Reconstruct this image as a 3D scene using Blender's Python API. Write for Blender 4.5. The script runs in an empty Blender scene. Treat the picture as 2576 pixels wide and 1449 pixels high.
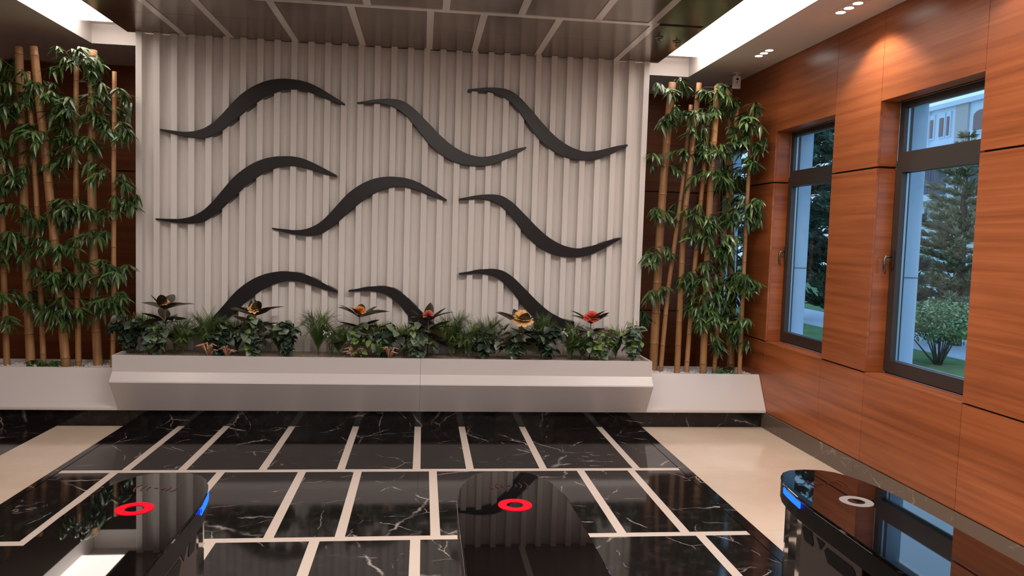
import bpy, bmesh, math, random
from mathutils import Vector, Matrix, Euler
from math import sin, cos, pi, radians
C = bpy.context.scene.collection
scene = bpy.context.scene

# ------------------------------------------------------------------ camera, world, exposure
YAW, PITCH, ROLL, FPX = 0.116683, 0.0664155, -0.0309492, 1930.74
def cam_matrix():
    cy, sy, cp, sp, cr, sr = cos(YAW), sin(YAW), cos(PITCH), sin(PITCH), cos(ROLL), sin(ROLL)
    f = Vector((sy*cp, cy*cp, -sp)); rt = Vector((cy, -sy, 0)); dn = f.cross(rt)
    r2 = rt*cr + dn*sr; d2 = -rt*sr + dn*cr
    M = Matrix((r2, -d2, -f)).transposed().to_4x4()
    M.translation = Vector((0, 0, 1.6))
    return M
cd = bpy.data.cameras.new('camera'); cam = bpy.data.objects.new('camera', cd); C.objects.link(cam)
cd.sensor_width = 36; cd.lens = 36*FPX/2576; cd.clip_start = .02; cd.clip_end = 300
cam.matrix_world = cam_matrix(); scene.camera = cam
scene.view_settings.view_transform = 'Standard'; scene.view_settings.look = 'None'
scene.view_settings.gamma = 1; scene.view_settings.use_curve_mapping = False
scene.view_settings.exposure = 0.35
SKY = 1.65; TROUGH = 4.2; SPOT = 34.0; FILL = 52.0; HALL = 76.0

world = bpy.data.worlds.new('world'); scene.world = world; world.use_nodes = True
wn = world.node_tree; wn.nodes.clear()
wo = wn.nodes.new('ShaderNodeOutputWorld'); wb = wn.nodes.new('ShaderNodeBackground')
wtc = wn.nodes.new('ShaderNodeTexCoord'); wsx = wn.nodes.new('ShaderNodeSeparateXYZ'); wr = wn.nodes.new('ShaderNodeValToRGB')
wn.links.new(wtc.outputs['Generated'], wsx.inputs[0]); wn.links.new(wsx.outputs[2], wr.inputs[0])
wr.color_ramp.elements[0].position = 0.0; wr.color_ramp.elements[0].color = (.38, .56, .76, 1)
wr.color_ramp.elements[1].position = .7; wr.color_ramp.elements[1].color = (.30, .47, .72, 1)
wn.links.new(wr.outputs[0], wb.inputs[0]); wb.inputs[1].default_value = SKY
wn.links.new(wb.outputs[0], wo.inputs[0])

def area_light(name, loc, rot, sx, sy, power, col):
    l = bpy.data.lights.new(name, 'AREA'); l.shape = 'RECTANGLE'; l.size = sx; l.size_y = sy; l.energy = power; l.color = col
    o = bpy.data.objects.new(name, l); o.location = loc; o.rotation_euler = rot; C.objects.link(o); return o
def spot_light(name, loc, rot, power, col, ang, blend=.6, rad=.03):
    l = bpy.data.lights.new(name, 'SPOT'); l.energy = power; l.color = col; l.spot_size = ang; l.spot_blend = blend; l.shadow_soft_size = rad
    o = bpy.data.objects.new(name, l); o.location = loc; o.rotation_euler = rot; C.objects.link(o); return o
H0 = 3.17
# unseen fill lights added ahead of, behind and beside the viewer
area_light('lobby_fill_light', (0, -1.6, 3.1), (0, 0, 0), 3.4, 1.2, FILL, (1, .88, .80))
area_light('hall_fill_light', (.3, 3.3, H0-.012), (0, 0, 0), 2.5, .5, HALL, (1, .88, .79))
area_light('side_fill_light', (-4.6, 2.6, H0-.012), (0, 0, 0), 1.2, 1.2, 6, (1, .88, .80))
SPOT_YS = [(4.961, 4.86, 4.755), (6.225, 6.126, 6.03), (3.69, 3.59, 3.49), (2.42, 2.32, 2.22)]
for tr in SPOT_YS:
    spot_light('wall_washer_light', (2.735, tr[1], 3.155), (radians(10) if tr[1] > 6 else 0, radians(17 if tr[1] > 6 else -8), 0), SPOT*(.8 if tr[1] > 6 else 1.15 if tr[1] > 4 else .3), (1, .85, .72), radians(74 if tr[1] > 6 else 112), .4, .05)

# ------------------------------------------------------------------ materials
def lin(r, g, b):
    f = lambda c: (c/255/12.92) if c/255 <= .04045 else ((c/255+.055)/1.055)**2.4
    return (f(r), f(g), f(b), 1)
def mat(name, col, rough=.5, metal=0, spec=.5, coat=0, emis=None, estr=0, ior=None):
    m = bpy.data.materials.new(name); m.use_nodes = True
    b = m.node_tree.nodes['Principled BSDF']
    b.inputs['Base Color'].default_value = (*col[:3], 1); b.inputs['Roughness'].default_value = rough
    b.inputs['Metallic'].default_value = metal; b.inputs['Specular IOR Level'].default_value = spec
    b.inputs['Coat Weight'].default_value = coat
    if ior: b.inputs['IOR'].default_value = ior
    if emis: b.inputs['Emission Color'].default_value = (*emis[:3], 1); b.inputs['Emission Strength'].default_value = estr
    return m
def N(m, t, **k):
    n = m.node_tree.nodes.new(t)
    for a, v in k.items(): setattr(n, a, v)
    return n
def coords(m, scale=(1,1,1), which='Object', rot=(0,0,0)):
    tc = N(m, 'ShaderNodeTexCoord'); mp = N(m, 'ShaderNodeMapping'); L = m.node_tree.links
    if which == 'World':
        g = N(m, 'ShaderNodeNewGeometry'); L.new(g.outputs['Position'], mp.inputs[0])
    else: L.new(tc.outputs[which], mp.inputs[0])
    mp.inputs['Scale'].default_value = scale; mp.inputs['Rotation'].default_value = rot
    return mp.outputs[0]
def noise(m, vec, scale, detail=4, rough=.55, dist=0):
    n = N(m, 'ShaderNodeTexNoise'); n.inputs['Scale'].default_value = scale; n.inputs['Detail'].default_value = detail
    n.inputs['Roughness'].default_value = rough; n.inputs['Distortion'].default_value = dist
    m.node_tree.links.new(vec, n.inputs['Vector']); return n
def ramp(m, fac, stops):
    r = N(m, 'ShaderNodeValToRGB'); e = r.color_ramp.elements
    while len(e) > 1: e.remove(e[-1])
    e[0].position = stops[0][0]; e[0].color = stops[0][1]
    for p, c in stops[1:]:
        x = e.new(p); x.color = c
    m.node_tree.links.new(fac, r.inputs[0]); return r.outputs[0]
def mixc(m, fac, a, b, mode='MIX'):
    x = N(m, 'ShaderNodeMix', data_type='RGBA', blend_type=mode); L = m.node_tree.links
    for i, v in ((0, fac), (6, a), (7, b)):
        if hasattr(v, 'is_linked') or hasattr(v, 'node'): L.new(v, x.inputs[i])
        else: x.inputs[i].default_value = v
    return x.outputs[2]
def setc(m, out): m.node_tree.links.new(out, m.node_tree.nodes['Principled BSDF'].inputs['Base Color'])
def bump(m, fac, strength=.1, dist=.01):
    b = N(m, 'ShaderNodeBump'); b.inputs['Strength'].default_value = strength; b.inputs['Distance'].default_value = dist
    m.node_tree.links.new(fac, b.inputs['Height'])
    m.node_tree.links.new(b.outputs[0], m.node_tree.nodes['Principled BSDF'].inputs['Normal'])

def wood_mat(name, axis, dark=1.0):
    m = mat(name, (.3, .1, .03), .33, spec=.45)
    sc = (22, .55, 22) if axis == 'Y' else (.55, 22, 22)
    v = coords(m, sc, 'World')
    n1 = noise(m, v, 1.0, 6, .62, .6)
    v2 = coords(m, (2.2, .5, 2.2) if axis == 'Y' else (.5, 2.2, 2.2), 'World')
    n2 = noise(m, v2, 1.3, 3, .5, .8)
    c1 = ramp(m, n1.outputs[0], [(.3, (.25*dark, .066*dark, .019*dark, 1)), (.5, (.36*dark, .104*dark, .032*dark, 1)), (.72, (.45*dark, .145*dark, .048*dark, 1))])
    c2 = ramp(m, n2.outputs[0], [(.3, (.80, .76, .72, 1)), (.7, (1.12, 1.12, 1.12, 1))])
    oi = N(m, 'ShaderNodeObjectInfo'); c3 = ramp(m, oi.outputs['Random'], [(0, (.93, .92, .90, 1)), (1, (1.04, 1.04, 1.05, 1))])
    setc(m, mixc(m, 1.0, mixc(m, 1.0, c1, c2, 'MULTIPLY'), c3, 'MULTIPLY'))
    return m
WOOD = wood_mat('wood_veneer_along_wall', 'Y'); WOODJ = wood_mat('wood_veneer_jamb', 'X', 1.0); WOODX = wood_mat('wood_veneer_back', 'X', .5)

def marble_mat(name, base, vein, rough, vscale=1.0, amount=1.0, cloud=None):
    m = mat(name, base, rough, spec=.38)
    oi = N(m, 'ShaderNodeObjectInfo'); L = m.node_tree.links
    g = N(m, 'ShaderNodeNewGeometry'); ad = N(m, 'ShaderNodeVectorMath', operation='MULTIPLY_ADD')
    cmb = N(m, 'ShaderNodeCombineXYZ'); L.new(oi.outputs['Random'], cmb.inputs[0]); L.new(oi.outputs['Random'], cmb.inputs[1])
    L.new(cmb.outputs[0], ad.inputs[0]); ad.inputs[1].default_value = (37, 91, 0); L.new(g.outputs['Position'], ad.inputs[2])
    v = ad.outputs[0]
    nd = noise(m, v, 1.6*vscale, 5, .6)
    va = N(m, 'ShaderNodeVectorMath', operation='MULTIPLY_ADD'); L.new(nd.outputs['Color'], va.inputs[0]); va.inputs[1].default_value = (.24, .24, .24); L.new(v, va.inputs[2])
    acc = None
    for sc, w in ((.85, .0075), (1.7, .006)):
        vo = N(m, 'ShaderNodeTexVoronoi', feature='DISTANCE_TO_EDGE'); vo.inputs['Scale'].default_value = sc*vscale
        L.new(va.outputs[0], vo.inputs['Vector'])
        r = ramp(m, vo.outputs['Distance'], [(0, (1, 1, 1, 1)), (w*.7, (.35, .35, .35, 1)), (w*1.5, (0, 0, 0, 1))])
        nm = noise(m, v, 2.7*sc*vscale, 3); mk = ramp(m, nm.outputs[0], [(.485, (0, 0, 0, 1)), (.62, (1, 1, 1, 1))])
        t = mixc(m, 1.0, r, mk, 'MULTIPLY')
        acc = t if acc is None else mixc(m, 1.0, acc, t, 'ADD')
    nc = noise(m, v, 9*vscale, 6, .7)
    cl = ramp(m, nc.outputs[0], [(.5, (0, 0, 0, 1)), (.8, (.06, .06, .06, 1))])
    fac = mixc(m, 1.0, acc, cl, 'ADD')
    sp = N(m, 'ShaderNodeSeparateColor'); L.new(fac, sp.inputs[0])
    ml = N(m, 'ShaderNodeMath', operation='MULTIPLY', use_clamp=True); L.new(sp.outputs[0], ml.inputs[0]); ml.inputs[1].default_value = amount
    setc(m, mixc(m, ml.outputs[0], (*base[:3], 1), (*vein[:3], 1)))
    return m
BLACK_MARBLE = marble_mat('black_marble', (.010, .009, .009), (.55, .50, .47), .07, 1.25, .8)
GREY_MARBLE = marble_mat('grey_brown_marble', (.13, .10, .08), (.55, .47, .38), .12, 1.6, .5)
CREAM = mat('cream_marble', (.62, .50, .39), .10)
_n = noise(CREAM, coords(CREAM, (1,1,1), 'World'), 1.8, 5, .6, .5)
setc(CREAM, ramp(CREAM, _n.outputs[0], [(.3, (.68, .54, .42, 1)), (.6, (.77, .63, .50, 1)), (.75, (.80, .68, .56, 1))]))
STRIP = mat('cream_inlay', (.70, .60, .53), .16)
WHITE_PAINT = mat('white_fluted_paint', (.70, .665, .635), .42)
_n = noise(WHITE_PAINT, coords(WHITE_PAINT, (1,1,.3), 'World'), 2.2, 3)
setc(WHITE_PAINT, ramp(WHITE_PAINT, _n.outputs[0], [(.3, (.78, .745, .715, 1)), (.7, (.83, .795, .765, 1))]))
LACQUER = mat('white_lacquer', (.66, .625, .615), .28)
CHAR = mat('charcoal_wave', (.012, .011, .0125), .34, spec=.4)
CEIL = mat('taupe_ceiling_paint', (.82, .77, .73), .6)
SOFFIT = mat('white_soffit_paint', (.76, .72, .69), .55)
BRONZE = mat('bronze_mirror_panel', (.215, .185, .16), .2, metal=.75)
_n = noise(BRONZE, coords(BRONZE, (1,1,1), 'World'), 1.1, 2)
setc(BRONZE, ramp(BRONZE, _n.outputs[0], [(.3, (.25, .21, .18, 1)), (.7, (.36, .305, .26, 1))]))
SATIN = mat('polished_pale_strip', (.96, .93, .90), .16, metal=.3)
DARKGAP = mat('dark_gap', (.012, .008, .006), .7)
FRAME = mat('anthracite_window_frame', (.040, .034, .031), .38)
GASKET = mat('pale_spacer', (.42, .50, .58), .3, metal=.5)
PLASTER = mat('outdoor_white_plaster', (.50, .70, .88), .7)
GLASS = bpy.data.materials.new('window_glass'); GLASS.use_nodes = True
_nt = GLASS.node_tree; _nt.nodes.clear()
_o = _nt.nodes.new('ShaderNodeOutputMaterial'); _t = _nt.nodes.new('ShaderNodeBsdfTransparent'); _g = _nt.nodes.new('ShaderNodeBsdfGlossy')
_f = _nt.nodes.new('ShaderNodeLayerWeight'); _pw = _nt.nodes.new('ShaderNodeMath'); _ma = _nt.nodes.new('ShaderNodeMath'); _x = _nt.nodes.new('ShaderNodeMixShader'); _g.inputs['Roughness'].default_value = .01
_t.inputs[0].default_value = (.86, .93, .97, 1); _pw.operation = 'POWER'; _pw.inputs[1].default_value = 5; _ma.operation = 'MULTIPLY_ADD'; _ma.inputs[1].default_value = .93; _ma.inputs[2].default_value = .035
_nt.links.new(_f.outputs[1], _pw.inputs[0]); _nt.links.new(_pw.outputs[0], _ma.inputs[0]); _nt.links.new(_ma.outputs[0], _x.inputs[0]); _nt.links.new(_t.outputs[0], _x.inputs[1]); _nt.links.new(_g.outputs[0], _x.inputs[2]); _nt.links.new(_x.outputs[0], _o.inputs[0])
METAL = mat('satin_metal', (.17, .155, .145), .35, metal=1)
CHROME = mat('polished_steel', (.50, .46, .43), .045, metal=1)
STEEL = mat('brushed_steel', (.30, .265, .26), .34, metal=1)
BLACKGLASS = mat('black_glass', (.004, .004, .005), .015, ior=1.85)
BLACKPL = mat('black_plastic', (.006, .006, .007), .35, spec=.3)
REDLED = mat('red_led', (.3, 0, .003), .6, spec=.05, emis=(1, 0.0, .012), estr=1.1)
BLUELED = mat('blue_led', (0, .05, .4), .6, spec=.05, emis=(.01, .085, 1), estr=2.4)
DIMRED = mat('dim_red_print', (.045, .006, .005), .15, emis=(1, .06, .03), estr=.006)
GREYRING = mat('unlit_grey_ring', (.30, .275, .26), .4)
LAMP = mat('lamp_diffuser', (1, .95, .9), .4, emis=(1, .93, .86), estr=14)
TROUGHLIGHT = mat('luminous_stretch_ceiling', (1, .95, .9), .5, emis=(1, .875, .80), estr=TROUGH)
WHITEPL = mat('white_plastic', (.86, .82, .80), .35)

CULM = mat('bamboo_cane', (.5, .26, .09), .42)
_n = noise(CULM, coords(CULM, (14, 14, 1.3), 'Object'), 1.6, 4, .6)
_oi = N(CULM, 'ShaderNodeObjectInfo')
setc(CULM, mixc(CULM, 1.0, ramp(CULM, _n.outputs[0], [(.25, (.30, .150, .060, 1)), (.5, (.45, .245, .105, 1)), (.75, (.54, .32, .145, 1))]),
     ramp(CULM, _oi.outputs['Random'], [(0, (.80, .76, .72, 1)), (1, (1.1, 1.1, 1.1, 1))]), 'MULTIPLY'))
CULM_NODE = mat('bamboo_node', (.23, .10, .035), .55)
TWIG = mat('twig', (.16, .12, .05), .6)
def leaf_mat(name, a, b, rough=.35, trans=.15):
    m = mat(name, a, rough, spec=.6)
    oi = N(m, 'ShaderNodeObjectInfo'); n = noise(m, coords(m, (1, 1, 1), 'Object'), 9, 2)
    c = ramp(m, oi.outputs['Random'], [(0, (*a, 1)), (1, (*b, 1))])
    v = ramp(m, n.outputs[0], [(.3, (.85, .85, .85, 1)), (.7, (1.12, 1.12, 1.12, 1))])
    setc(m, mixc(m, 1.0, c, v, 'MULTIPLY'))
    m.node_tree.nodes['Principled BSDF'].inputs['Transmission Weight'].default_value = 0
    return m
BLEAF = leaf_mat('bamboo_leaf', (.022, .060, .018), (.11, .20, .055), .27)
POTHOS = leaf_mat('variegated_leaf', (.075, .12, .085), (.21, .29, .17), .38)
POTHOSD = leaf_mat('dark_green_leaf', (.014, .030, .020), (.05, .085, .05), .35)
LIMELEAF = leaf_mat('lime_leaf', (.15, .25, .045), (.26, .36, .10), .4)
FERN = leaf_mat('palm_frond', (.035, .08, .018), (.14, .22, .05), .5)
MAGN = leaf_mat('dark_rubber_leaf', (.022, .020, .010), (.055, .045, .018), .28)
CORAL = mat('peach_frond', (.62, .34, .22), .5)
YFLOWER = mat('yellow_petals', (.85, .52, .20), .6); OFLOWER = mat('orange_petals', (.80, .30, .06), .6)
RFLOWER = mat('coral_red_petals', (.72, .10, .06), .6); PFLOWER = mat('pink_petals', (.68, .17, .13), .6); PEACH = mat('peach_petals', (.80, .36, .20), .6)
WHITEFL = mat('white_blossom', (.7, .72, .66), .6)
PEBBLE = mat('white_pebbles', (.74, .71, .70), .5); GRAVEL = mat('beige_gravel', (.34, .26, .20), .8)
_n = noise(GRAVEL, coords(GRAVEL, (1,1,1), 'World'), 60, 3); setc(GRAVEL, ramp(GRAVEL, _n.outputs[0], [(.35, (.20, .15, .11, 1)), (.65, (.46, .38, .31, 1))])); bump(GRAVEL, _n.outputs[0], .8, .02)

# ------------------------------------------------------------------ mesh helpers
def mesh(name, verts, faces, m=None, smooth=False):
    me = bpy.data.meshes.new(name); me.from_pydata([tuple(v) for v in verts], [], faces)
    if m: me.materials.append(m)
    if smooth: me.polygons.foreach_set('use_smooth', [True]*len(me.polygons))
    me.update(); return me
def put(name, me, parent=None, loc=(0,0,0), rot=(0,0,0), scale=(1,1,1)):
    o = bpy.data.objects.new(name, me); C.objects.link(o)
    if parent: o.parent = parent
    o.location = loc; o.rotation_euler = rot; o.scale = scale
    return o
def tag(o, label=None, cat=None, group=None, kind=None):
    if label: o['label'] = label
    if cat: o['category'] = cat
    if group: o['group'] = group
    if kind: o['kind'] = kind
    return o
def empty(name, loc=(0,0,0), rz=0):
    o = bpy.data.objects.new(name, None); C.objects.link(o); o.location = loc; o.rotation_euler = (0, 0, rz); o.empty_display_size = .1; return o
class MB:
    def __init__(s): s.v = []; s.f = []
    def box(s, x0, y0, z0, x1, y1, z1):
        b = len(s.v)
        s.v += [(x0,y0,z0),(x1,y0,z0),(x1,y1,z0),(x0,y1,z0),(x0,y0,z1),(x1,y0,z1),(x1,y1,z1),(x0,y1,z1)]
        s.f += [(b,b+3,b+2,b+1),(b+4,b+5,b+6,b+7),(b,b+1,b+5,b+4),(b+1,b+2,b+6,b+5),(b+2,b+3,b+7,b+6),(b+3,b,b+4,b+7)]; return s
    def prism(s, pts, d, axis):          # pts in the two other axes; d=(lo,hi) along axis
        b = len(s.v); n = len(pts)
        for q in d:
            for (u, w) in pts:
                s.v.append((q,u,w) if axis == 0 else (u,q,w) if axis == 1 else (u,w,q))
        s.f += [tuple(range(b, b+n)), tuple(range(b+2*n-1, b+n-1, -1))]
        for i in range(n):
            j = (i+1) % n; s.f.append((b+i, b+n+i, b+n+j, b+j))
        return s
    def tube(s, pts, rad, seg=8, caps=True):
        b = len(s.v); n = len(pts)
        for i, p in enumerate(pts):
            p = Vector(p); a = Vector(pts[max(i-1, 0)]); c = Vector(pts[min(i+1, n-1)])
            t = (c-a).normalized(); u = t.cross(Vector((0, 1, .01)) if abs(t.y) < .9 else Vector((1, 0, 0))).normalized(); w = t.cross(u)
            r = rad[i] if hasattr(rad, '__len__') else rad
            for k in range(seg):
                an = 2*pi*k/seg; s.v.append(tuple(p + u*cos(an)*r + w*sin(an)*r))
        for i in range(n-1):
            for k in range(seg):
                k2 = (k+1) % seg; s.f.append((b+i*seg+k, b+i*seg+k2, b+(i+1)*seg+k2, b+(i+1)*seg+k))
        if caps:
            s.f.append(tuple(b+k for k in range(seg-1, -1, -1))); s.f.append(tuple(b+(n-1)*seg+k for k in range(seg)))
        return s
    def poly(s, pts):
        b = len(s.v); s.v += [tuple(p) for p in pts]; s.f.append(tuple(range(b, b+len(pts)))); return s
    def me(s, name, m, smooth=False): return mesh(name, s.v, s.f, m, smooth)
def fixn(me, bev=0, seg=2):
    bm = bmesh.new(); bm.from_mesh(me)
    if bev:
        bmesh.ops.bevel(bm, geom=[e for e in bm.edges if len(e.link_faces) == 2 and e.calc_face_angle(0) > .5], offset=bev, segments=seg, affect='EDGES', profile=.6)
    bmesh.ops.recalc_face_normals(bm, faces=bm.faces); bm.to_mesh(me); bm.free(); return me
def box(name, x0, y0, z0, x1, y1, z1, m, parent=None, bev=0):
    me = MB().box(x0,y0,z0,x1,y1,z1).me(name, m)
    if bev: fixn(me, bev)
    return put(name, me, parent)
def struct(o): o['kind'] = 'structure'; return o

H = 3.17; XR = 3.0; XL = -6.0; YB = 8.1; YN = -4.0
rnd = random.Random(7)

# ------------------------------------------------------------------ floor
floor = struct(box('floor', XL-.1, YN-.1, -.12, XR+.12, YB+.1, -.012, STRIP))
def tile(x0, x1, y0, y1, m=BLACK_MARBLE, name='tile', g=.0):
    if x1-x0 < .02: return
    box(name, x0+g, y0+g, -.012, x1-g, y1-g, 0, m, floor)
# inlay strips lie 1 mm under the tiles: one bed strip object per line
XA, XB = -2.293, 1.832
rows = [(5.185, 6.35, [-1.898, -1.545, -1.030, -.517, -.010, .355, .865, 1.530]),
        (4.012, 5.125, [-1.951, -1.285, -.765, -.400, .100, .630, 1.118, 1.477]),
        (2.842, 3.955, [-1.60, -1.041, -.523, -.006, .48, .87, 1.546]),
        (1.672, 2.785, [-1.83, -1.2, -.68, -.15, .33, .95, 1.36]),
        (.502, 1.615, [-1.5, -.95, -.4, .1, .6, 1.15, 1.6]),
        (-.668, .445, [-1.85, -1.25, -.7, -.2, .4, .9, 1.4]), (-1.838, -.725, [-1.6, -1.1, -.5, 0, .5, 1.0, 1.5]), (-4.0, -1.895, [-1.8, -1.2, -.6, 0, .7, 1.3])]
for y0, y1, xs in rows:
    e = [XA] + [v for c in xs for v in (c-.0265, c+.0265)] + [XB]
    for a, b in zip(e[::2], e[1::2]): tile(a, b, y0, y1)
    for c in xs: box('inlay_strip', c-.0265, y0, -.012, c+.0265, y1, -.0008, STRIP, floor)
for y in (5.155, 3.9835, 2.8135, 1.6435, .4735, -.6965, -1.8665):
    box('inlay_strip', XA, y-.0285, -.012, XB, y+.0285, -.0008, STRIP, floor)
for a, b in ((-2.345, -2.300), (1.839, 1.908)):
    for k in range(9): 
        y1 = 6.35-k*1.17; tile(a, b, max(y1-1.168, YN), y1, name='border_tile')
for k in range(9):
    y1 = 6.35-k*1.17; y0 = max(y1-1.1685, YN)
    tile(1.909, XR, y0, y1, CREAM, 'cream_tile'); tile(-2.843, -2.346, y0, y1, CREAM, 'cream_tile')
    for q in range(4): tile(-2.845-(q+1)*.79+.001, -2.845-q*.79, y0, y1, BLACK_MARBLE)

# ------------------------------------------------------------------ right wall with windows
WINS = [(6.965, 7.92), (5.435, 6.39), (3.905, 4.86), (2.375, 3.33), (.845, 1.80), (-.685, .27), (-2.215, -1.26)]
wall = struct(empty('wall_right', (XR, 2, 0)))
def wp(name, x0, y0, z0, x1, y1, z1, m, bev=0):
    o = box(name, x0-XR, y0-2, z0, x1-XR, y1-2, z1, m, wall, bev); return o
edges = [YB+.1]
for a, b in WINS: edges += [b, a]
edges.append(YN-.1)
SZ, TZ = .757, 2.575
for i in range(0, len(edges), 2):
    y1, y0 = edges[i], edges[i+1]
    wp('wall_core', XR+.018, y0+.016, 0, XR+.12, y1-.016, H+.2, DARKGAP)
    wp('outer_wall_skin', XR+.143, y0, -.3, XR+.345, y1, H+.5, PLASTER); wp('wall_core', XR+.121, y0+.016, 0, XR+.142, y1-.016, H+.2, DARKGAP)
    for z0, z1 in ((.143, .749), (.760, 2.134), (2.146, H+.02)):
        wp('wood_panel', XR, y0+.0015, z0, XR+.0175, y1-.0015, z1, WOOD, .0012)
    # jamb linings either side of the pier
    for z0, z1 in ((SZ, 2.134), (2.146, TZ)):
        if y0 > YN: wp('jamb_panel', XR+.0178, y0+.0005, z0+.002, XR+.136, y0+.0155, z1, WOODJ)
        if i > 0: wp('jamb_panel', XR+.0178, y1-.0155, z0+.002, XR+.136, y1-.0005, z1, WOODJ)
for y0, y1 in WINS:
    wp('wall_core', XR+.018, y0-.016, 0, XR+.12, y1+.016, SZ-.02, DARKGAP)
    wp('wall_core', XR+.018, y0-.016, TZ+.02, XR+.12, y1+.016, H+.2, DARKGAP)
    wp('outer_wall_skin', XR+.12, y0, -.3, XR+.345, y1, SZ-.03, PLASTER)
    wp('outer_wall_skin', XR+.12, y0, TZ, XR+.345, y1, H+.5, PLASTER)
    wp('wood_panel', XR, y0+.0015, .143, XR+.0175, y1-.0015, .7425, WOOD, .0012)
    wp('wood_panel', XR, y0+.0015, TZ, XR+.0175, y1-.0015, H+.02, WOOD, .0012)
    wp('head_lining', XR+.0178, y0+.001, TZ, XR+.136, y1-.001, TZ+.018, WOOD)
    wp('sill_board', XR-.001, y0+.0015, .7425, XR+.14, y1-.0015, SZ, WOOD, .001)
for k, (y0, y1) in enumerate(WINS):
    w = struct(empty('window_%d' % (k+1), (XR+.135, (y0+y1)/2, SZ)))
    hw = (y1-y0)/2; X0, X1 = 0, .07
    def wb_(name, a, z0, b, z1, m=FRAME, x0=X0, x1=X1, bev=.003, parent=None):
        return box(name, x0, a, z0-SZ, x1, b, z1-SZ, m, parent or w, bev)
    hw -= .001
    fr = MB()   # outer frame: four bars plus transom
    for a, z0, b, z1 in ((-hw, SZ, -hw+.05, TZ), (hw-.05, SZ, hw, TZ), (-hw+.05, SZ, hw-.05, SZ+.045), (-hw+.05, TZ-.04, hw-.05, TZ), (-hw+.05, 2.155, hw-.05, 2.24)):
        fr.box(X0+.008, a, z0-SZ, X1, b, z1-SZ)
    put('window_frame', fr.me('window_frame', FRAME), w)
    sash = MB()
    for a, z0, b, z1 in ((-hw+.012, SZ+.012, -hw+.075, 2.185), (hw-.075, SZ+.012, hw-.012, 2.185), (-hw+.075, SZ+.012, hw-.075, SZ+.095), (-hw+.075, 2.105, hw-.075, 2.185)):
        sash.box(-.006, a, z0-SZ, X1-.012, b, z1-SZ)
    put('window_sash', fixn(sash.me('window_sash', FRAME)), w)
    for nm, z0, z1, hh in (('glass_pane', SZ+.09, 2.11, hw-.07), ('glass_pane', 2.235, TZ-.036, hw-.045)):
        put(nm, fixn(MB().box(.028, -hh, z0-SZ, .032, hh, z1-SZ).me(nm, GLASS)), w)
        sp = MB()
        for a in (-hh, hh-.008): sp.box(.032, a, z0-SZ, .046, a+.008, z1-SZ)
        for z in (z0+.001, z1-.009): sp.box(.032, -hh+.008, z-SZ, .046, hh-.008, z+.008-SZ)
        put('glazing_spacer', sp.me('glazing_spacer', GASKET), w)
    # handle on the far stile
    hd = MB(); y = hw-.040; z = 1.515-SZ
    hd.box(-.018, y-.016, z-.05, -.006, y+.016, z+.075)
    o = put('window_handle', fixn(hd.me('window_handle', METAL), .003), w)
    hl = MB().tube([(-.012, y, z+.03), (-.055, y, z+.032), (-.066, y, z+.02), (-.066, y, z-.05), (-.058, y, z-.085)], [.009, .009, .0095, .009, .006], 8)
    put('lever', hl.me('lever', METAL, True), o)
    # metal cladding joint ring on the outdoor reveal
    box('reveal_joint', .075, hw-.004, 1.405-SZ, .209, hw+.001, 1.409-SZ, FRAME, w)
# baseboard
bb = struct(empty('baseboard_right', (XR, 0, 0)))
for k in range(8):
    y1 = YB-k*1.6; box('baseboard_piece', -.016, max(y1-1.598, YN), 0, 0, y1, .14, GREY_MARBLE, bb, .0015)

# ------------------------------------------------------------------ back wall, left wall, near wall
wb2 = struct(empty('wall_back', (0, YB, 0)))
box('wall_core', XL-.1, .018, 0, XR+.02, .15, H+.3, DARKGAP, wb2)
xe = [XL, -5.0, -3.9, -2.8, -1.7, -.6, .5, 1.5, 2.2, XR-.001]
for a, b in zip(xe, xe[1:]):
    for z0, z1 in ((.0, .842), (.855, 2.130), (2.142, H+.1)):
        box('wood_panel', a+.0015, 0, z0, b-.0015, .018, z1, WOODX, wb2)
wl = struct(empty('wall_left', (XL, 0, 0)))
box('wall_core', -.15, YN, 0, -.02, YB, H+.3, DARKGAP, wl)
ye = [YN, -2.4, -.8, .8, 2.4, 4.0, 5.6, 7.0, YB]
for a, b in zip(ye, ye[1:]):
    for z0, z1 in ((.0, .842), (.855, 2.130), (2.142, H+.1)):
        box('wood_panel', -.018, a+.0015, z0, 0, b-.0015, z1, WOOD, wl)
struct(box('wall_near', XL-.1, YN-.15, 0, XR+.1, YN, H+.4, CEIL))

# ------------------------------------------------------------------ ceiling
ceiling = struct(empty('ceiling', (0, 0, H)))
def cb(name, x0, y0, x1, y1, z0, z1, m, bev=0): return box(name, x0, y0, z0, x1, y1, z1, m, ceiling, bev)
cb('ceiling_board', 2.485, YN, XR+.017, YB, 0, .19, CEIL)          # right strip with the spotlights
cb('ceiling_board', XL, YN, -2.92, YB, 0, .19, CEIL)               # left field
cb('ceiling_board', -2.92, 7.2, 2.485, YB, 0, .19, CEIL)           # behind the trough
cb('trough_lid', -2.92, YN, 2.485, 7.2, .168, .19, SOFFIT)
cb('trough_lining', 2.468, YN, 2.4848, 7.2, -.001, .168, SOFFIT)
cb('trough_lining', -2.9198, YN, -2.905, 7.2, -.001, .168, SOFFIT)
cb('trough_lining', -2.905, 7.185, 2.468, 7.1998, -.001, .168, SOFFIT)
SX0, SX1, SY1 = -2.436, 2.022, 6.713
cb('light_panel', SX1+.035, YN+.1, 2.467, 6.93, .128, .140, TROUGHLIGHT)
cb('light_panel', -2.904, YN+.1, SX0-.035, 6.93, .128, .140, TROUGHLIGHT)
cb('slab_core', SX0+.03, YN, SX1-.03, SY1-.03, .012, .15, DARKGAP)
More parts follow.
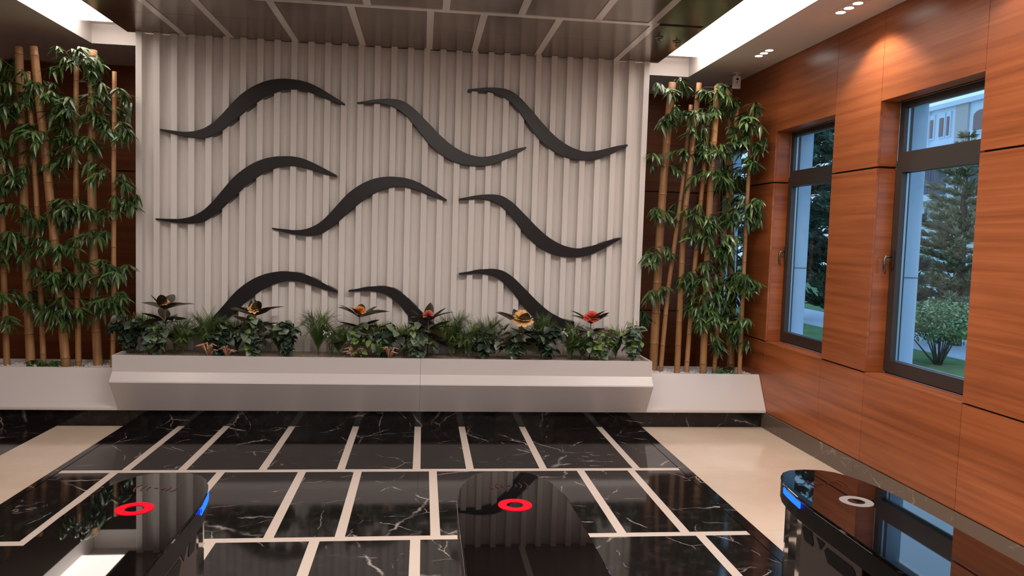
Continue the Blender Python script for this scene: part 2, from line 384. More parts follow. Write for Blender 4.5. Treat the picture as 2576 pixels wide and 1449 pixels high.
cb('slab_edge', SX0, YN, SX0+.028, SY1, 0.002, .06, BRONZE); cb('slab_edge', SX1-.028, YN, SX1, SY1, 0.002, .06, BRONZE); cb('slab_edge', SX0+.028, SY1-.028, SX1-.028, SY1, 0.002, .06, BRONZE)
crow = [(5.56, 6.685, [-1.99, -1.612, -1.09, -.54, .014, .393, .936, 1.633], 6.065), (4.385, 5.50, [-1.7, -1.25, -.82, -.42, .12, .651, 1.203, 1.60], 4.93),
        (3.215, 4.325, [-1.99, -1.5, -.95, -.54, .05, .5, 1.0, 1.55], 3.76), (2.045, 3.155, [-1.7, -1.2, -.75, -.2, .3, .8, 1.3], 2.6), (.875, 1.985, [-1.9, -1.4, -.9, -.3, .2, .7, 1.2, 1.6], 1.4),
        (-.295, .815, [-1.7, -1.1, -.6, 0, .5, 1.0, 1.5], .3), (-4.0, -.355, [-1.7, -1.1, -.5, 0, .6, 1.2], -2)]
for y0, y1, xs, yj in crow:
    e = [SX0+.03] + [v for c in xs for v in (c-.027, c+.027)] + [SX1-.03]
    for a, b in zip(e[::2], e[1::2]):
        cb('ceiling_panel', a+.001, y0, b-.001, yj-.0015, .0+rnd.uniform(0, .0008), .012, BRONZE)
        cb('ceiling_panel', a+.001, yj+.0015, b-.001, y1, .0+rnd.uniform(0, .0008), .012, BRONZE)
    for c in xs: cb('ceiling_strip', c-.026, y0, c+.026, y1, -.004, .012, SATIN)
for y in (5.53, 4.355, 3.185, 2.015, .845, -.325):
    cb('ceiling_strip', SX0+.4 if y > 5 else SX0+.03, y-.028, 1.66 if y > 5 else SX1-.03, y+.028, -.005, .012, SATIN)

def downlight(i, ys):
    e = empty('spotlight', (2.735, ys[1], H)); 
    tag(e, ['triple recessed ceiling spotlight nearer the viewer, above the right window', 'triple recessed ceiling spotlight nearer the bamboo, above the left window'][i] if i < 2 else 'triple recessed ceiling spotlight outside the picture, nearer the viewer still', 'spotlight', 'recessed triple spotlights')
    pl = MB()
    pl.box(-.05, -.16, -.004, .05, .16, 0); put('trim_plate', fixn(pl.me('trim_plate', CEIL), .0015), e)
    for y in ys:
        seg = 20; v = []; f = []
        for r, z in ((.040, -.004), (.038, -.007), (.030, -.007)):
            v += [(r*cos(2*pi*k/seg), r*sin(2*pi*k/seg)*1.05, z) for k in range(seg)]
        for q in range(2):
            for k in range(seg): f.append((q*seg+k, q*seg+(k+1) % seg, (q+1)*seg+(k+1) % seg, (q+1)*seg+k))
        rg = put('lamp_ring', mesh('lamp_ring', v, f, WHITEPL), e, (0, y-ys[1], 0))
        put('bulb', mesh('bulb', [(.034*cos(2*pi*k/seg), .034*sin(2*pi*k/seg), -.0065) for k in range(seg)], [tuple(range(seg-1, -1, -1))], LAMP), rg)
for i, ys in enumerate(SPOT_YS[:2]): downlight(i, ys)

for (x_, y_), lb_ in (((1.83, 5.87), 'small ceiling sprinkler at the right end of the dark ceiling panels'), ((2.0, 5.96), 'small ceiling sprinkler close to the glowing light trough')):
    e_ = empty('ceiling_sprinkler', (x_-.06, y_, H)); tag(e_, lb_, 'sprinkler')
    put('rosette', MB().tube([(0, 0, -.0005), (0, 0, -.005)], .032, 20).me('rosette', STEEL, True), e_)
    put('nozzle', MB().tube([(0, 0, -.005), (0, 0, -.03)], .008, 10).me('nozzle', STEEL, True), e_)
    put('deflector', MB().tube([(0, 0, -.030), (0, 0, -.033)], .016, 14).me('deflector', STEEL, True), e_)

# sensor hanging from the ceiling
s = empty('ceiling_sensor', (2.83, 6.9, H)); tag(s, 'small white box sensor hanging from the ceiling above the bamboo', 'sensor')
put('bracket', fixn(MB().box(-.03, -.02, -.012, .03, .02, 0).box(-.008, -.008, -.03, .008, .008, -.012).me('bracket', WHITEPL)), s)
bm_ = MB().box(-.037, -.02, -.148, .037, .02, -.028).me('sensor_body', WHITEPL); body = put('sensor_body', fixn(bm_, .012, 3), s)
for z, r in ((-.062, .011), (-.088, .006), (-.105, .003)):
    put('sensor_eye', fixn(MB().prism([(r*cos(2*pi*k/14), z+r*sin(2*pi*k/14)) for k in range(14)], (-.0225, -.0195), 1).me('sensor_eye', BLACKPL)), body)

# ------------------------------------------------------------------ fluted feature wall
fw = empty('feature_wall', (-.2105, 6.75, .45)); tag(fw, 'pale fluted feature wall with vertical slats behind the long planter', 'wall panel')
PX0, PX1 = -2.355, 1.934; P = .13665; YF = 6.650; YG = 6.727; Z0, Z1 = .45, H-.001
ox, oy, oz = fw.location
def gpts():
    # groove backing: shallow curved channel, deepest at its sides
    return [(0, .0), (.004, .058), (.02, .064), (.0433, .060), (.0667, .064), (.0827, .058), (.0867, 0)]
box('backing_board', PX0-ox, YG+.004-oy, Z0-oz, PX1-ox, 6.83-oy, Z1-oz, WHITE_PAINT, fw)
slat_me = fixn(MB().box(-.025, 0, 0, .025, YG+.0035-YF, Z1-Z0).me('slat', WHITE_PAINT), .0015, 1)
xs = [PX0+.0265] + [-2.302-.025+P*k for k in range(1, 32)]
for x in xs: put('slat', slat_me, fw, (x-ox, YF-oy, 0))
chv = []
for (u, v) in [(0, .052), (.006, .062), (.020, .071), (.0433, .074), (.0667, .071), (.0807, .062), (.0867, .052), (.0867, .0805), (0, .0805)]: chv.append((u, v))
ch_me = fixn(MB().prism(chv, (0, Z1-Z0-.002), 2).me('flute', WHITE_PAINT))
for a, b in zip(xs, xs[1:]): put('flute', ch_me, fw, (a+.025-ox, YF-oy, .001), scale=((b-a-.05)/.0867, 1, 1))

# charcoal waves on the wall
WT = [(-2.158, 2.392), (-2.068, 2.384), (-1.965, 2.375), (-1.88, 2.385), (-1.802, 2.415), (-1.739, 2.46), (-1.67, 2.531), (-1.595, 2.622), (-1.523, 2.702), (-1.447, 2.759), (-1.374, 2.801), (-1.298, 2.831), (-1.187, 2.850), (-1.052, 2.844), (-0.974, 2.826), (-0.916, 2.803), (-0.831, 2.758), (-0.746, 2.71), (-0.677, 2.669)]
WBt = [(-2.158, 2.381), (-2.067, 2.361), (-2.018, 2.348), (-1.933, 2.335), (-1.845, 2.33), (-1.795, 2.334), (-1.742, 2.35), (-1.654, 2.408), (-1.603, 2.457), (-1.521, 2.530), (-1.465, 2.585), (-1.379, 2.655), (-1.329, 2.69), (-1.243, 2.732), (-1.189, 2.752), (-1.102, 2.767), (-1.054, 2.768), (-0.967, 2.748), (-0.915, 2.731), (-0.83, 2.7), (-0.781, 2.681), (-0.682, 2.654)]
def dev(pts):
    return [((x+2.158)/1.481, z-(2.389+.279*(x+2.158)/1.481)) for x, z in pts]
def interp(pts, t):
    for (a, u), (b, v) in zip(pts, pts[1:]):
        if t <= b: return u+(v-u)*max(0, (t-a))/(b-a)
    return pts[-1][1]
DT, DB = dev(WT), dev(WBt)
def smooth_curve(D, n=56):
    raw = [interp(D, i/n) for i in range(n+1)]
    for _ in range(2): raw = [raw[0]] + [(raw[i-1]+2*raw[i]+raw[i+1])/4 for i in range(1, n)] + [raw[-1]]
    return raw
ST, SB = smooth_curve(DT), smooth_curve(DB)
def wave(L, R, flip, label, rng=(0, 1)):
    n0 = len(ST)-1; s = -1 if flip else 1; top = []; bot = []
    i0, i1 = int(rng[0]*n0), int(rng[1]*n0); n = i1-i0
    for i in range(i0, i1+1):
        t = i/n0; x = L[0]+t*(R[0]-L[0]); z = L[1]+t*(R[1]-L[1])
        a, b = z+s*ST[i], z+s*SB[i]
        if flip: a, b = b, a
        top.append((x, a)); bot.append((x, b))
    cx, cz = (L[0]+R[0])/2, (L[1]+R[1])/2
    v = []; f = []; yf, yb = 6.626, YG+.0
    for y in (yf, yb):
        for p in top: v.append((p[0]-cx, y-YF, p[1]-cz))
        for p in bot: v.append((p[0]-cx, y-YF, p[1]-cz))
    m = n+1
    for i in range(n):
        f += [(i, i+1, m+i+1, m+i), (2*m+i, 3*m+i, 3*m+i+1, 2*m+i+1), (i, 2*m+i, 2*m+i+1, i+1), (m+i, m+i+1, 3*m+i+1, 3*m+i)]
    f += [(0, m, 3*m, 2*m), (n, 2*m+n, 3*m+n, m+n)]
    me = fixn(mesh('wave_relief', v, f, CHAR), .003, 1)
    o = put('wave_relief', me, None, (cx, YF, cz)); tag(o, label, 'wall decoration', 'charcoal waves on the fluted wall')
wave((-2.158, 2.389), (-.677, 2.668), 0, 'charcoal wave relief, top left of the fluted wall, humped on its right')
wave((-.579, 2.676), (.864, 2.366), 1, 'charcoal wave relief in the top row, middle one, dipping on its right')
wave((.347, 2.833), (1.758, 2.426), 1, 'charcoal wave relief highest at the top right, with a greyish sheen in its dip')
wave((-2.192, 1.659), (-.739, 2.074), 0, 'charcoal wave relief at mid height on the far left of the fluted wall')
wave((-1.261, 1.611), (.192, 1.902), 0, 'charcoal wave relief in the very centre of the fluted wall')
wave((.294, 1.906), (1.731, 1.612), 1, 'charcoal wave relief at mid height on the right of the fluted wall')
wave((-2.163, .743), (-.711, 1.093), 0, 'charcoal wave relief rising from the plants at lower left', (.13, 1))
wave((-.625, 1.095), (.817, .785), 1, 'charcoal wave relief sinking into the plants at bottom middle', (0, .7))
wave((.314, 1.264), (1.751, .965), 1, 'charcoal wave relief sinking behind the yellow flower at bottom right', (0, .72))

# ------------------------------------------------------------------ plinth and planters
pl = struct(empty('trim_1', (0, 6.35, 0)))
xx = [XL, -4.6, -3.4, -2.3, -1.1, .1, 1.3, 2.2, XR-.016]
for a, b in zip(xx, xx[1:]): box('plinth_slab', a+.0006, 0, -.012, b-.0006, .5, .1375, BLACK_MARBLE, pl, .001)
ZB = .138
def planter_center():
    e = empty('planter', (-.22, 6.45, ZB)); tag(e, 'long white planter with undercut front below the fluted wall', 'planter')
    x0, x1 = -2.365, 1.925
    prof = [(6.300, ZB), (6.125, .392), (6.128, .402), (6.175, .459), (6.185, .467), (6.185, .597), (6.203, .597), (6.203, .50), (6.20, .46), (6.150, .40), (6.320, ZB)]
    for a, b in ((x0, .0), (.002, x1)):
        me = MB().prism([(y-6.45, z-ZB) for y, z in prof], (a+.22, b+.22), 0).me('planter_front', LACQUER); put('planter_front', fixn(me), e)
    endp = [(6.300, ZB), (6.125, .392), (6.128, .402), (6.175, .459), (6.185, .467), (6.185, .597), (6.645, .597), (6.645, ZB)]
    for a, b in ((x0, x0+.018), (x1-.018, x1)):
        off = .0006
        put('planter_end', fixn(MB().prism([(y-6.45+off, z-ZB-off) for y, z in endp], (a+.22-.0007*(a < 0), b+.22+.0007*(a > 0)), 0).me('planter_end', LACQUER)), e)
    g = box('gravel', x0+.019, 6.205, .46, x1-.019, 6.645, .572, GRAVEL); tag(g, 'beige gravel filling the long white planter', 'gravel', kind='stuff')
planter_center()
def planter_side(x0, x1, label):
    e = empty('planter', ((x0+x1)/2, 6.45, ZB)); tag(e, label, 'planter'); cx = (x0+x1)/2
    prof = [(6.298, ZB), (6.298, ZB+.021), (6.472, .446), (6.490, .446), (6.49, .30), (6.33, ZB)]
    put('planter_front', fixn(MB().prism([(y-6.45, z-ZB) for y, z in prof], (x0-cx, x1-cx), 0).me('planter_front', LACQUER), .0015, 1), e)
    box('planter_back', x0-cx, 6.845-6.45, 0, x1-cx, 6.865-6.45, .446-ZB, LACQUER, e)
    box('planter_soil_board', x0-cx+.001, 6.49-6.45, .28-ZB, x1-cx-.001, 6.845-6.45, .405-ZB, GRAVEL, e)
planter_side(1.927, XR-.002, 'short white planter with sloping front in the right corner, holding bamboo')
planter_side(XL+.001, -2.367, 'white planter with sloping front on the left, holding bamboo')

def pebbles(x0, x1, label, n):
    r = random.Random(int(abs(x0)*100)); v = []; f = []
    bm = bmesh.new(); bmesh.ops.create_icosphere(bm, subdivisions=1, radius=1)
    bv = [w.co.copy() for w in bm.verts]; bf = [[w.index for w in q.verts] for q in bm.faces]; bm.free()
    for _ in range(n):
        x, y = r.uniform(x0, x1), r.uniform(6.505, 6.83); s_ = r.uniform(.007, .017)
        mt = Euler((r.uniform(0, 3), r.uniform(0, 3), r.uniform(0, 3))).to_matrix(); b = len(v)
        for p in bv:
            q = mt @ Vector((p.x*1.3, p.y, p.z*.75)); v.append((x+q.x*s_, y+q.y*s_, .409+r.uniform(0, .002)+q.z*s_+s_*.4))
        f += [tuple(b+i for i in q) for q in bf]
    o = put('pebbles', mesh('pebbles', v, f, PEBBLE, True)); tag(o, label, 'pebbles', kind='stuff')
pebbles(1.945, 2.98, 'white pebbles around the bamboo in the right corner planter', 1300)
pebbles(-4.3, -2.385, 'white pebbles around the bamboo in the left planter', 2200)

# ------------------------------------------------------------------ leaves
def leaf_mesh(name, L, W, m, droop=.18, fold=.25, n=5, tip=1.0, shape='lance'):
    v = []; f = []
    for i in range(n+1):
        t = i/n
        if shape == 'lance': w = W*sin(pi*min(1, t**.75))**.9 if 0 < t < 1 else 0
        elif shape == 'heart': w = W*max(0, (sin(pi*t**.62)))**.7 if 0 < t < 1 else 0
        else: w = W*sin(pi*t**.9)**.8 if 0 < t < 1 else 0
        x = L*t; z = -droop*L*t*t
        v += [(x, -w, z+w*fold), (x, 0, z), (x, w, z+w*fold)]
    for i in range(n):
        a = 3*i
        for k in (0, 1):
            q = (a+k, a+3+k, a+4+k, a+1+k)
            if i == 0: q = (a+1, a+3+k, a+4+k)
            elif i == n-1: q = (a+k, a+4, a+1+k)
            f.append(q)
    return mesh(name, v, f, m, True)
BL = [leaf_mesh('bamboo_leaf', L, W, BLEAF, d) for L, W, d in ((.115, .0105, .25), (.095, .0098, .4), (.135, .0112, .3))]
def aim(d, up=Vector((0, 0, 1)), roll=0):
    x = Vector(d).normalized(); y = up.cross(x)
    if y.length < 1e-3: y = Vector((0, 1, 0))
    y.normalize(); z = x.cross(y); M = Matrix((x, y, z)).transposed()
    return (M @ Euler((roll, 0, 0)).to_matrix()).to_euler()
twig_mes = []
def clear_of_walls(base, d, L):
    t = base+d*L
    if t.x > 2.965: d = Vector((-abs(d.x), d.y-.15, d.z)).normalized()
    if 6.60 < t.y and -2.39 < t.x < 1.965: d = Vector((d.x, -abs(d.y)-.35, d.z)).normalized()
    t = base+d*L
    if 6.62 < t.y and -2.39 < t.x < 1.965: d = Vector((math.copysign(.6, base.x), -.8, min(d.z, -.3))).normalized()
    return d
def spray(parent, P, out, size, r, nl=None):
    """a drooping fan of leaves growing from point P (local to parent) towards out"""
    e0 = MB(); tips = []; W0 = Vector(parent.location)+Vector(P)
    nt = max(3, round(4.3*size))
    for k in range(nt):
        a = r.uniform(-1.3, 1.3)+math.atan2(out[1], out[0]); ln = r.uniform(.06, .19)*size; el = r.uniform(-.35, .7)
        d = Vector((cos(a)*cos(el), sin(a)*cos(el)*.8, sin(el)))
        d = clear_of_walls(W0, d, ln+.03)
        p1 = d*ln*.6+Vector((0, 0, .012)); p2 = d*ln+Vector((0, 0, -.012))
        e0.tube([(0, 0, 0), p1, p2], [.0022, .0016, .0011], 4, False); tips.append((p1, d, .5)); tips.append((p2, d, 1))
    t = put('twig', e0.me('twig', TWIG), parent, P)
    for p, d, q in tips:
        n = r.randint(5, 7) if q == 1 else r.randint(3, 4)
        for j in range(n):
            yaw = (j-(n-1)/2)*.55+r.uniform(-.18, .18); a = math.atan2(d.y, d.x)+yaw
            el = r.uniform(-1.0, .15)-.10*abs(j-(n-1)/2)
            dd = Vector((cos(a)*cos(el), sin(a)*cos(el), sin(el)))
            dd = clear_of_walls(W0+p, dd, .15)
            s_ = r.uniform(.8, 1.15)*min(1.05, .8+.2*size)
            put('leaf', r.choice(BL), t, p, aim(dd, roll=r.uniform(-.5, .5)), (s_, s_, s_))
node_cache = {}
def bamboo(path, r0, label, clusters, seed, zbase=.40, group=None):
    """path: list of (x,y,z) bottom to top"""
    r = random.Random(seed); b = Vector(path[0]); e = empty('bamboo', (b.x, b.y, zbase)); tag(e, label, 'bamboo', group)
    # resample
    pts = []
    for (p, q) in zip(path, path[1:]):
        p, q = Vector(p), Vector(q); n = max(2, int((q-p).length/.1))
        pts += [p.lerp(q, i/n) for i in range(n)]
    pts.append(Vector(path[-1])); base = Vector((b.x, b.y, zbase))
    for _ in range(3): pts = [pts[0]]+[(pts[i-1]+2*pts[i]+pts[i+1])/4 for i in range(1, len(pts)-1)]+[pts[-1]]
    tot = (pts[-1]-pts[0]).length; z = .02+r.uniform(0, .12); nodes = []
    while z < tot-.03: nodes.append(z); z += r.uniform(.2, .3)
    def P(s):
        u = s/tot*(len(pts)-1); i = min(int(u), len(pts)-2); return pts[i].lerp(pts[i+1], u-i)
    ss = sorted(set([0, tot]+[i*tot/24 for i in range(25)]+[n+d for n in nodes for d in (-.012, -.004, .004, .012)]))
    pr = [P(max(0, min(tot, s)))-base for s in ss]
    rr = []
    for s in ss:
        k = r0*(1.06-.16*s/tot)
        if any(abs(s-n) < .006 for n in nodes): k *= 1.07
        elif any(abs(s-n) < .014 for n in nodes): k *= .97
        rr.append(k)
    put('culm', MB().tube(pr, rr, 14).me('culm', CULM, True), e)
    for n in nodes:
        k = r0*(1.06-.16*n/tot)*1.085
        a, c = P(n-.003)-base, P(n+.003)-base
        put('node', MB().tube([a, c], [k, k*.99], 14).me('node', CULM_NODE, True), e)
    for (cx, cz, ox_, oy_, size) in clusters:   # world x,z of the spray root; out vector
        s = max(0.02, min(tot-.005, (cz-pts[0].z))); p = P(s)-base
        off = Vector((ox_, oy_, 0)).normalized() if (ox_ or oy_) else Vector((0, -1, 0))
        spray(e, p+off*r0*.85, (ox_, oy_), size, r)
    return e
#BAMBOO_BEGIN
bamboo([(2.115, 6.76, 0.385), (2.122, 6.76, 1.77), (2.16, 6.76, 2.804), (2.179, 6.76, 3.019)], 0.038, 'thick bamboo cane beside the right edge of the fluted wall, first of the right group', [(2.228, 3.027, 0.72, -0.58, 1.0), (2.111, 2.933, -0.88, -0.73, 1.1), (2.063, 2.632, -1.16, -0.55, 1.2), (2.067, 2.297, -1.06, -0.05, 1.2), (2.208, 2.267, 0.79, -0.16, 0.6), (2.086, 1.871, -0.72, -0.32, 1.2), (2.015, 1.456, -0.76, -0.85, 1.2), (2.037, 1.132, -0.86, -0.99, 1.2), (2.123, 0.879, -0.07, 0.06, 1.0), (2.15, 2.725, -0.2, -0.82, 0.6), (2.064, 1.537, -0.81, -0.78, 0.96), (2.198, 2.804, 0.54, -0.31, 0.48)], 100, .40, 'bamboo canes in the right planter')
bamboo([(2.158, 6.68, 0.385), (2.196, 6.68, 1.201), (2.246, 6.68, 1.645), (2.299, 6.68, 2.242), (2.33, 6.68, 2.817)], 0.02, 'thin leaning bamboo cane, second of the right group', [(2.291, 2.422, -0.33, -0.98, 0.9), (2.331, 2.582, 0.16, 0.03, 0.7), (2.387, 2.5, 1.16, -0.63, 0.5599999999999999)], 101, .40, 'bamboo canes in the right planter')
bamboo([(2.293, 6.62, 0.385), (2.292, 6.62, 1.774), (2.319, 6.62, 2.14), (2.375, 6.62, 2.999)], 0.026, 'tall bamboo cane with a bare cut top, third of the right group', [(2.304, 2.711, -0.98, -0.93, 1.1), (2.371, 2.593, 0.54, -0.66, 0.9), (2.334, 1.31, 0.74, -0.8, 0.9)], 102, .40, 'bamboo canes in the right planter')
bamboo([(2.392, 6.66, 0.385), (2.422, 6.66, 1.28), (2.457, 6.66, 2.003), (2.493, 6.66, 2.696)], 0.021, 'bamboo cane hidden by leaves, fourth of the right group', [(2.424, 2.408, -1.07, -0.87, 0.9), (2.376, 1.878, -1.02, -0.1, 1.3), (2.426, 1.773, -0.14, -0.44, 1.2), (2.42, 1.345, -0.09, -0.72, 1.3), (2.409, 1.202, -0.03, -0.35, 1.2), (2.456, 0.987, 0.7, -0.6, 1.2), (2.452, 2.445, -0.24, -0.52, 0.7), (2.472, 2.488, -0.15, -0.77, 0.7200000000000001), (2.473, 1.853, 0.27, -0.6, 0.96), (2.409, 0.9, 0.11, -0.7, 0.96), (2.397, 2.519, -0.91, -0.9, 0.5599999999999999)], 103, .40, 'bamboo canes in the right planter')
bamboo([(2.527, 6.6, 0.385), (2.513, 6.6, 1.904), (2.536, 6.6, 2.98)], 0.03, 'stout bamboo cane in the middle of the right group, its cut top leafy', [(2.487, 2.89, -0.64, -0.85, 1.2), (2.464, 2.768, -1.17, -0.54, 1.2), (2.56, 2.373, 0.46, -0.59, 0.9), (2.502, 2.231, -0.49, -0.54, 1.2), (2.559, 2.181, 0.79, 0.01, 1.1), (2.53, 1.67, 0.27, -0.81, 1.4), (2.456, 1.668, -0.91, 0.06, 1.3), (2.572, 1.565, 0.89, -0.65, 1.3), (2.536, 1.173, 0.49, -0.48, 1.2), (2.478, 0.994, -0.62, -0.88, 1.2), (2.533, 0.851, 0.02, -0.42, 1.2), (2.541, 0.69, 0.48, 0.03, 0.9), (2.433, 2.963, -1.0, -0.8, 0.96), (2.608, 2.452, 1.02, -0.43, 0.7200000000000001), (2.606, 2.26, 0.78, -0.45, 0.8800000000000001), (2.585, 1.587, 0.93, -0.13, 1.1199999999999999), (2.489, 1.087, -0.81, -0.35, 0.96), (2.423, 1.071, -0.97, -0.66, 0.96)], 104, .40, 'bamboo canes in the right planter')
bamboo([(2.671, 6.7, 0.385), (2.691, 6.7, 1.139), (2.711, 6.7, 1.914), (2.738, 6.7, 2.467), (2.777, 6.7, 2.864)], 0.02, 'thin bamboo cane crossing the thick shaded one at upper right', [(2.729, 2.673, -0.45, -0.99, 0.8), (2.668, 2.281, -0.91, -0.72, 1.0), (2.676, 1.096, -0.08, -0.49, 1.1), (2.659, 0.987, -0.34, -0.29, 1.0), (2.652, 1.494, -0.78, -0.62, 0.7), (2.733, 1.01, 1.0, -0.19, 0.8800000000000001)], 105, .40, 'bamboo canes in the right planter')
bamboo([(2.872, 6.8, 0.385), (2.817, 6.8, 1.531), (2.758, 6.8, 2.371), (2.718, 6.8, 3.006)], 0.034, 'thick shaded bamboo cane near the corner window, leafy at its top', [(2.699, 2.892, -0.37, -0.81, 1.1), (2.711, 2.811, -0.3, -0.36, 1.2), (2.78, 2.203, 0.21, -0.54, 1.1), (2.788, 1.823, -0.12, -0.15, 0.8), (2.853, 1.312, 0.2, -0.21, 1.2), (2.847, 1.202, 0.2, -0.82, 1.1), (2.892, 0.944, 0.68, -0.28, 1.0), (2.651, 2.804, -0.93, -0.25, 0.8800000000000001), (2.906, 1.114, 0.99, -0.95, 0.8800000000000001), (2.842, 0.854, -0.38, -0.75, 0.8)], 106, .40, 'bamboo canes in the right planter')
bamboo([(2.862, 6.58, 0.385), (2.852, 6.58, 1.601), (2.853, 6.58, 2.059), (2.856, 6.58, 2.754)], 0.019, 'thin bamboo cane nearest the orange window wall, rightmost of all', [(2.843, 2.766, -0.31, -0.68, 1.0), (2.857, 2.645, -0.02, -0.86, 1.2), (2.877, 2.472, 0.42, -0.38, 1.3), (2.92, 2.491, 0.83, -0.49, 1.0), (2.801, 2.312, -0.96, -0.58, 0.9), (2.886, 1.964, 0.42, -0.78, 1.3), (2.951, 1.931, 1.16, -0.9, 1.2), (3.029, 1.863, 0.94, -0.27, 1.1), (2.891, 1.326, 0.87, -0.64, 1.3), (2.987, 1.257, 0.91, -0.41, 1.2), (2.844, 1.36, -0.15, -0.04, 1.1), (2.928, 0.968, 1.24, -0.53, 1.2), (2.986, 0.933, 0.99, -0.46, 1.0), (2.921, 0.752, 0.94, -0.22, 0.6), (2.89, 2.845, 0.44, -0.06, 0.8), (2.746, 2.386, -0.88, -0.35, 0.7200000000000001), (2.933, 2.043, 0.88, -0.67, 1.04), (3.007, 1.848, 1.22, -0.98, 0.96), (3.044, 0.848, 1.21, -0.66, 0.8)], 107, .40, 'bamboo canes in the right planter')
bamboo([(-3.362, 6.66, 0.385), (-3.38, 6.66, 1.199), (-3.384, 6.66, 1.796), (-3.41, 6.66, 2.413), (-3.427, 6.66, 2.882)], 0.023, 'bamboo cane cut by the left edge of the picture', [(-3.374, 2.665, 0.55, -0.84, 1.3), (-3.338, 2.478, 1.23, -0.27, 1.2), (-3.386, 2.223, 0.04, -0.73, 1.3), (-3.374, 1.97, 0.24, -0.85, 1.2), (-3.394, 1.522, -0.19, -0.47, 1.2), (-3.359, 1.458, 0.39, -0.73, 1.0), (-3.385, 1.054, -0.16, -0.96, 1.3), (-3.343, 1.006, 0.69, -0.07, 1.0), (-3.388, 0.842, -0.3, -0.69, 1.0)], 108, .40, 'bamboo canes in the left planter')
bamboo([(-3.216, 6.74, 0.385), (-3.243, 6.74, 1.199), (-3.264, 6.74, 2.111), (-3.284, 6.74, 3.009)], 0.034, 'thick bamboo cane with a bare cut top, second from the left edge', [(-3.307, 2.841, -0.48, 0.09, 1.4), (-3.339, 2.729, -0.81, -0.05, 1.4), (-3.243, 2.654, 0.34, -0.02, 1.3), (-3.325, 2.571, -1.03, -0.86, 1.3), (-3.236, 2.399, 0.66, -0.22, 1.2), (-3.277, 2.269, -0.42, -0.2, 1.2), (-3.286, 2.076, -0.33, -0.62, 1.4), (-3.194, 2.08, 0.82, -0.11, 1.2), (-3.303, 1.914, -0.77, -1.0, 1.3), (-3.243, 1.754, 0.02, -0.25, 1.3), (-3.214, 1.641, 0.54, -0.24, 1.2), (-3.276, 1.525, -0.32, -0.53, 1.2), (-3.269, 1.362, -0.32, -0.35, 1.1), (-3.242, 1.018, -0.03, 0.05, 1.4), (-3.19, 0.97, 0.97, -0.06, 1.2)], 109, .40, 'bamboo canes in the left planter')
bamboo([(-3.099, 6.7, 0.385), (-3.115, 6.7, 1.033), (-3.146, 6.7, 1.916), (-3.198, 6.7, 2.809)], 0.021, 'thin bamboo cane close behind the second one from the left', [(-3.184, 2.714, 0.21, -0.48, 1.2), (-3.144, 2.142, 0.44, -0.21, 1.2), (-3.12, 1.433, 0.27, -0.49, 1.0), (-3.067, 1.238, 0.73, -0.67, 1.2), (-3.108, 1.172, 0.24, -0.14, 1.1)], 110, .40, 'bamboo canes in the left planter')
bamboo([(-2.887, 6.62, 0.385), (-2.932, 6.62, 1.011), (-3.015, 6.62, 1.951), (-3.067, 6.62, 2.505), (-3.116, 6.62, 2.993)], 0.034, 'thick leaning bamboo cane with bare cut top, fourth from the left edge', [(-3.042, 2.659, 0.66, -0.29, 1.0), (-3.06, 2.36, -0.34, -0.66, 1.1), (-2.99, 1.759, 0.29, -0.24, 1.3), (-2.929, 1.761, 1.02, 0.07, 1.1), (-2.992, 1.438, -0.43, -0.53, 1.3), (-2.932, 1.375, 0.65, -0.95, 1.2), (-2.918, 1.213, 0.32, -0.71, 1.1), (-2.898, 0.97, 0.74, -0.93, 1.2), (-2.859, 0.857, 0.96, -0.63, 1.2), (-2.936, 0.92, -0.28, -0.92, 1.0)], 111, .40, 'bamboo canes in the left planter')
bamboo([(-2.8, 6.64, 0.385), (-2.81, 6.64, 1.179), (-2.811, 6.64, 1.996), (-2.802, 6.64, 2.881)], 0.022, 'slim pale bamboo cane with a leafy top, left of the orange one', [(-2.763, 3.014, 0.51, -0.46, 1.3), (-2.808, 2.943, -0.05, -0.87, 1.2), (-2.763, 2.898, 0.51, -0.09, 1.2), (-2.795, 2.739, 0.4, -0.02, 1.2), (-2.826, 2.516, -0.39, -0.22, 1.3), (-2.887, 2.465, -1.16, -0.8, 1.2), (-2.858, 2.34, -1.12, -0.12, 1.4), (-2.797, 2.279, 0.23, -0.77, 1.2), (-2.838, 2.118, -0.38, -0.27, 1.1), (-2.786, 1.734, 0.48, -0.69, 1.2), (-2.822, 1.733, -0.26, -0.87, 0.9), (-2.805, 1.134, -0.17, -0.31, 1.2), (-2.837, 0.855, -0.47, -0.9, 1.0)], 112, .40, 'bamboo canes in the left planter')
bamboo([(-2.676, 6.72, 0.385), (-2.705, 6.72, 0.952), (-2.727, 6.72, 2.132), (-2.707, 6.72, 3.012)], 0.036, 'thick orange bamboo cane with bare cut top, second from the fluted wall at left', [(-2.675, 2.648, 0.66, -0.46, 1.2), (-2.645, 2.601, 1.21, -0.28, 1.2), (-2.716, 2.485, -0.04, -0.85, 1.2), (-2.661, 2.456, 1.09, -0.37, 1.1), (-2.73, 2.259, 0.13, -0.68, 0.9), (-2.742, 1.64, -0.58, -0.4, 1.2), (-2.68, 1.544, 0.51, -0.93, 1.2), (-2.721, 1.444, -0.24, -0.08, 1.0), (-2.704, 1.114, 0.22, 0.07, 0.8)], 113, .40, 'bamboo canes in the left planter')
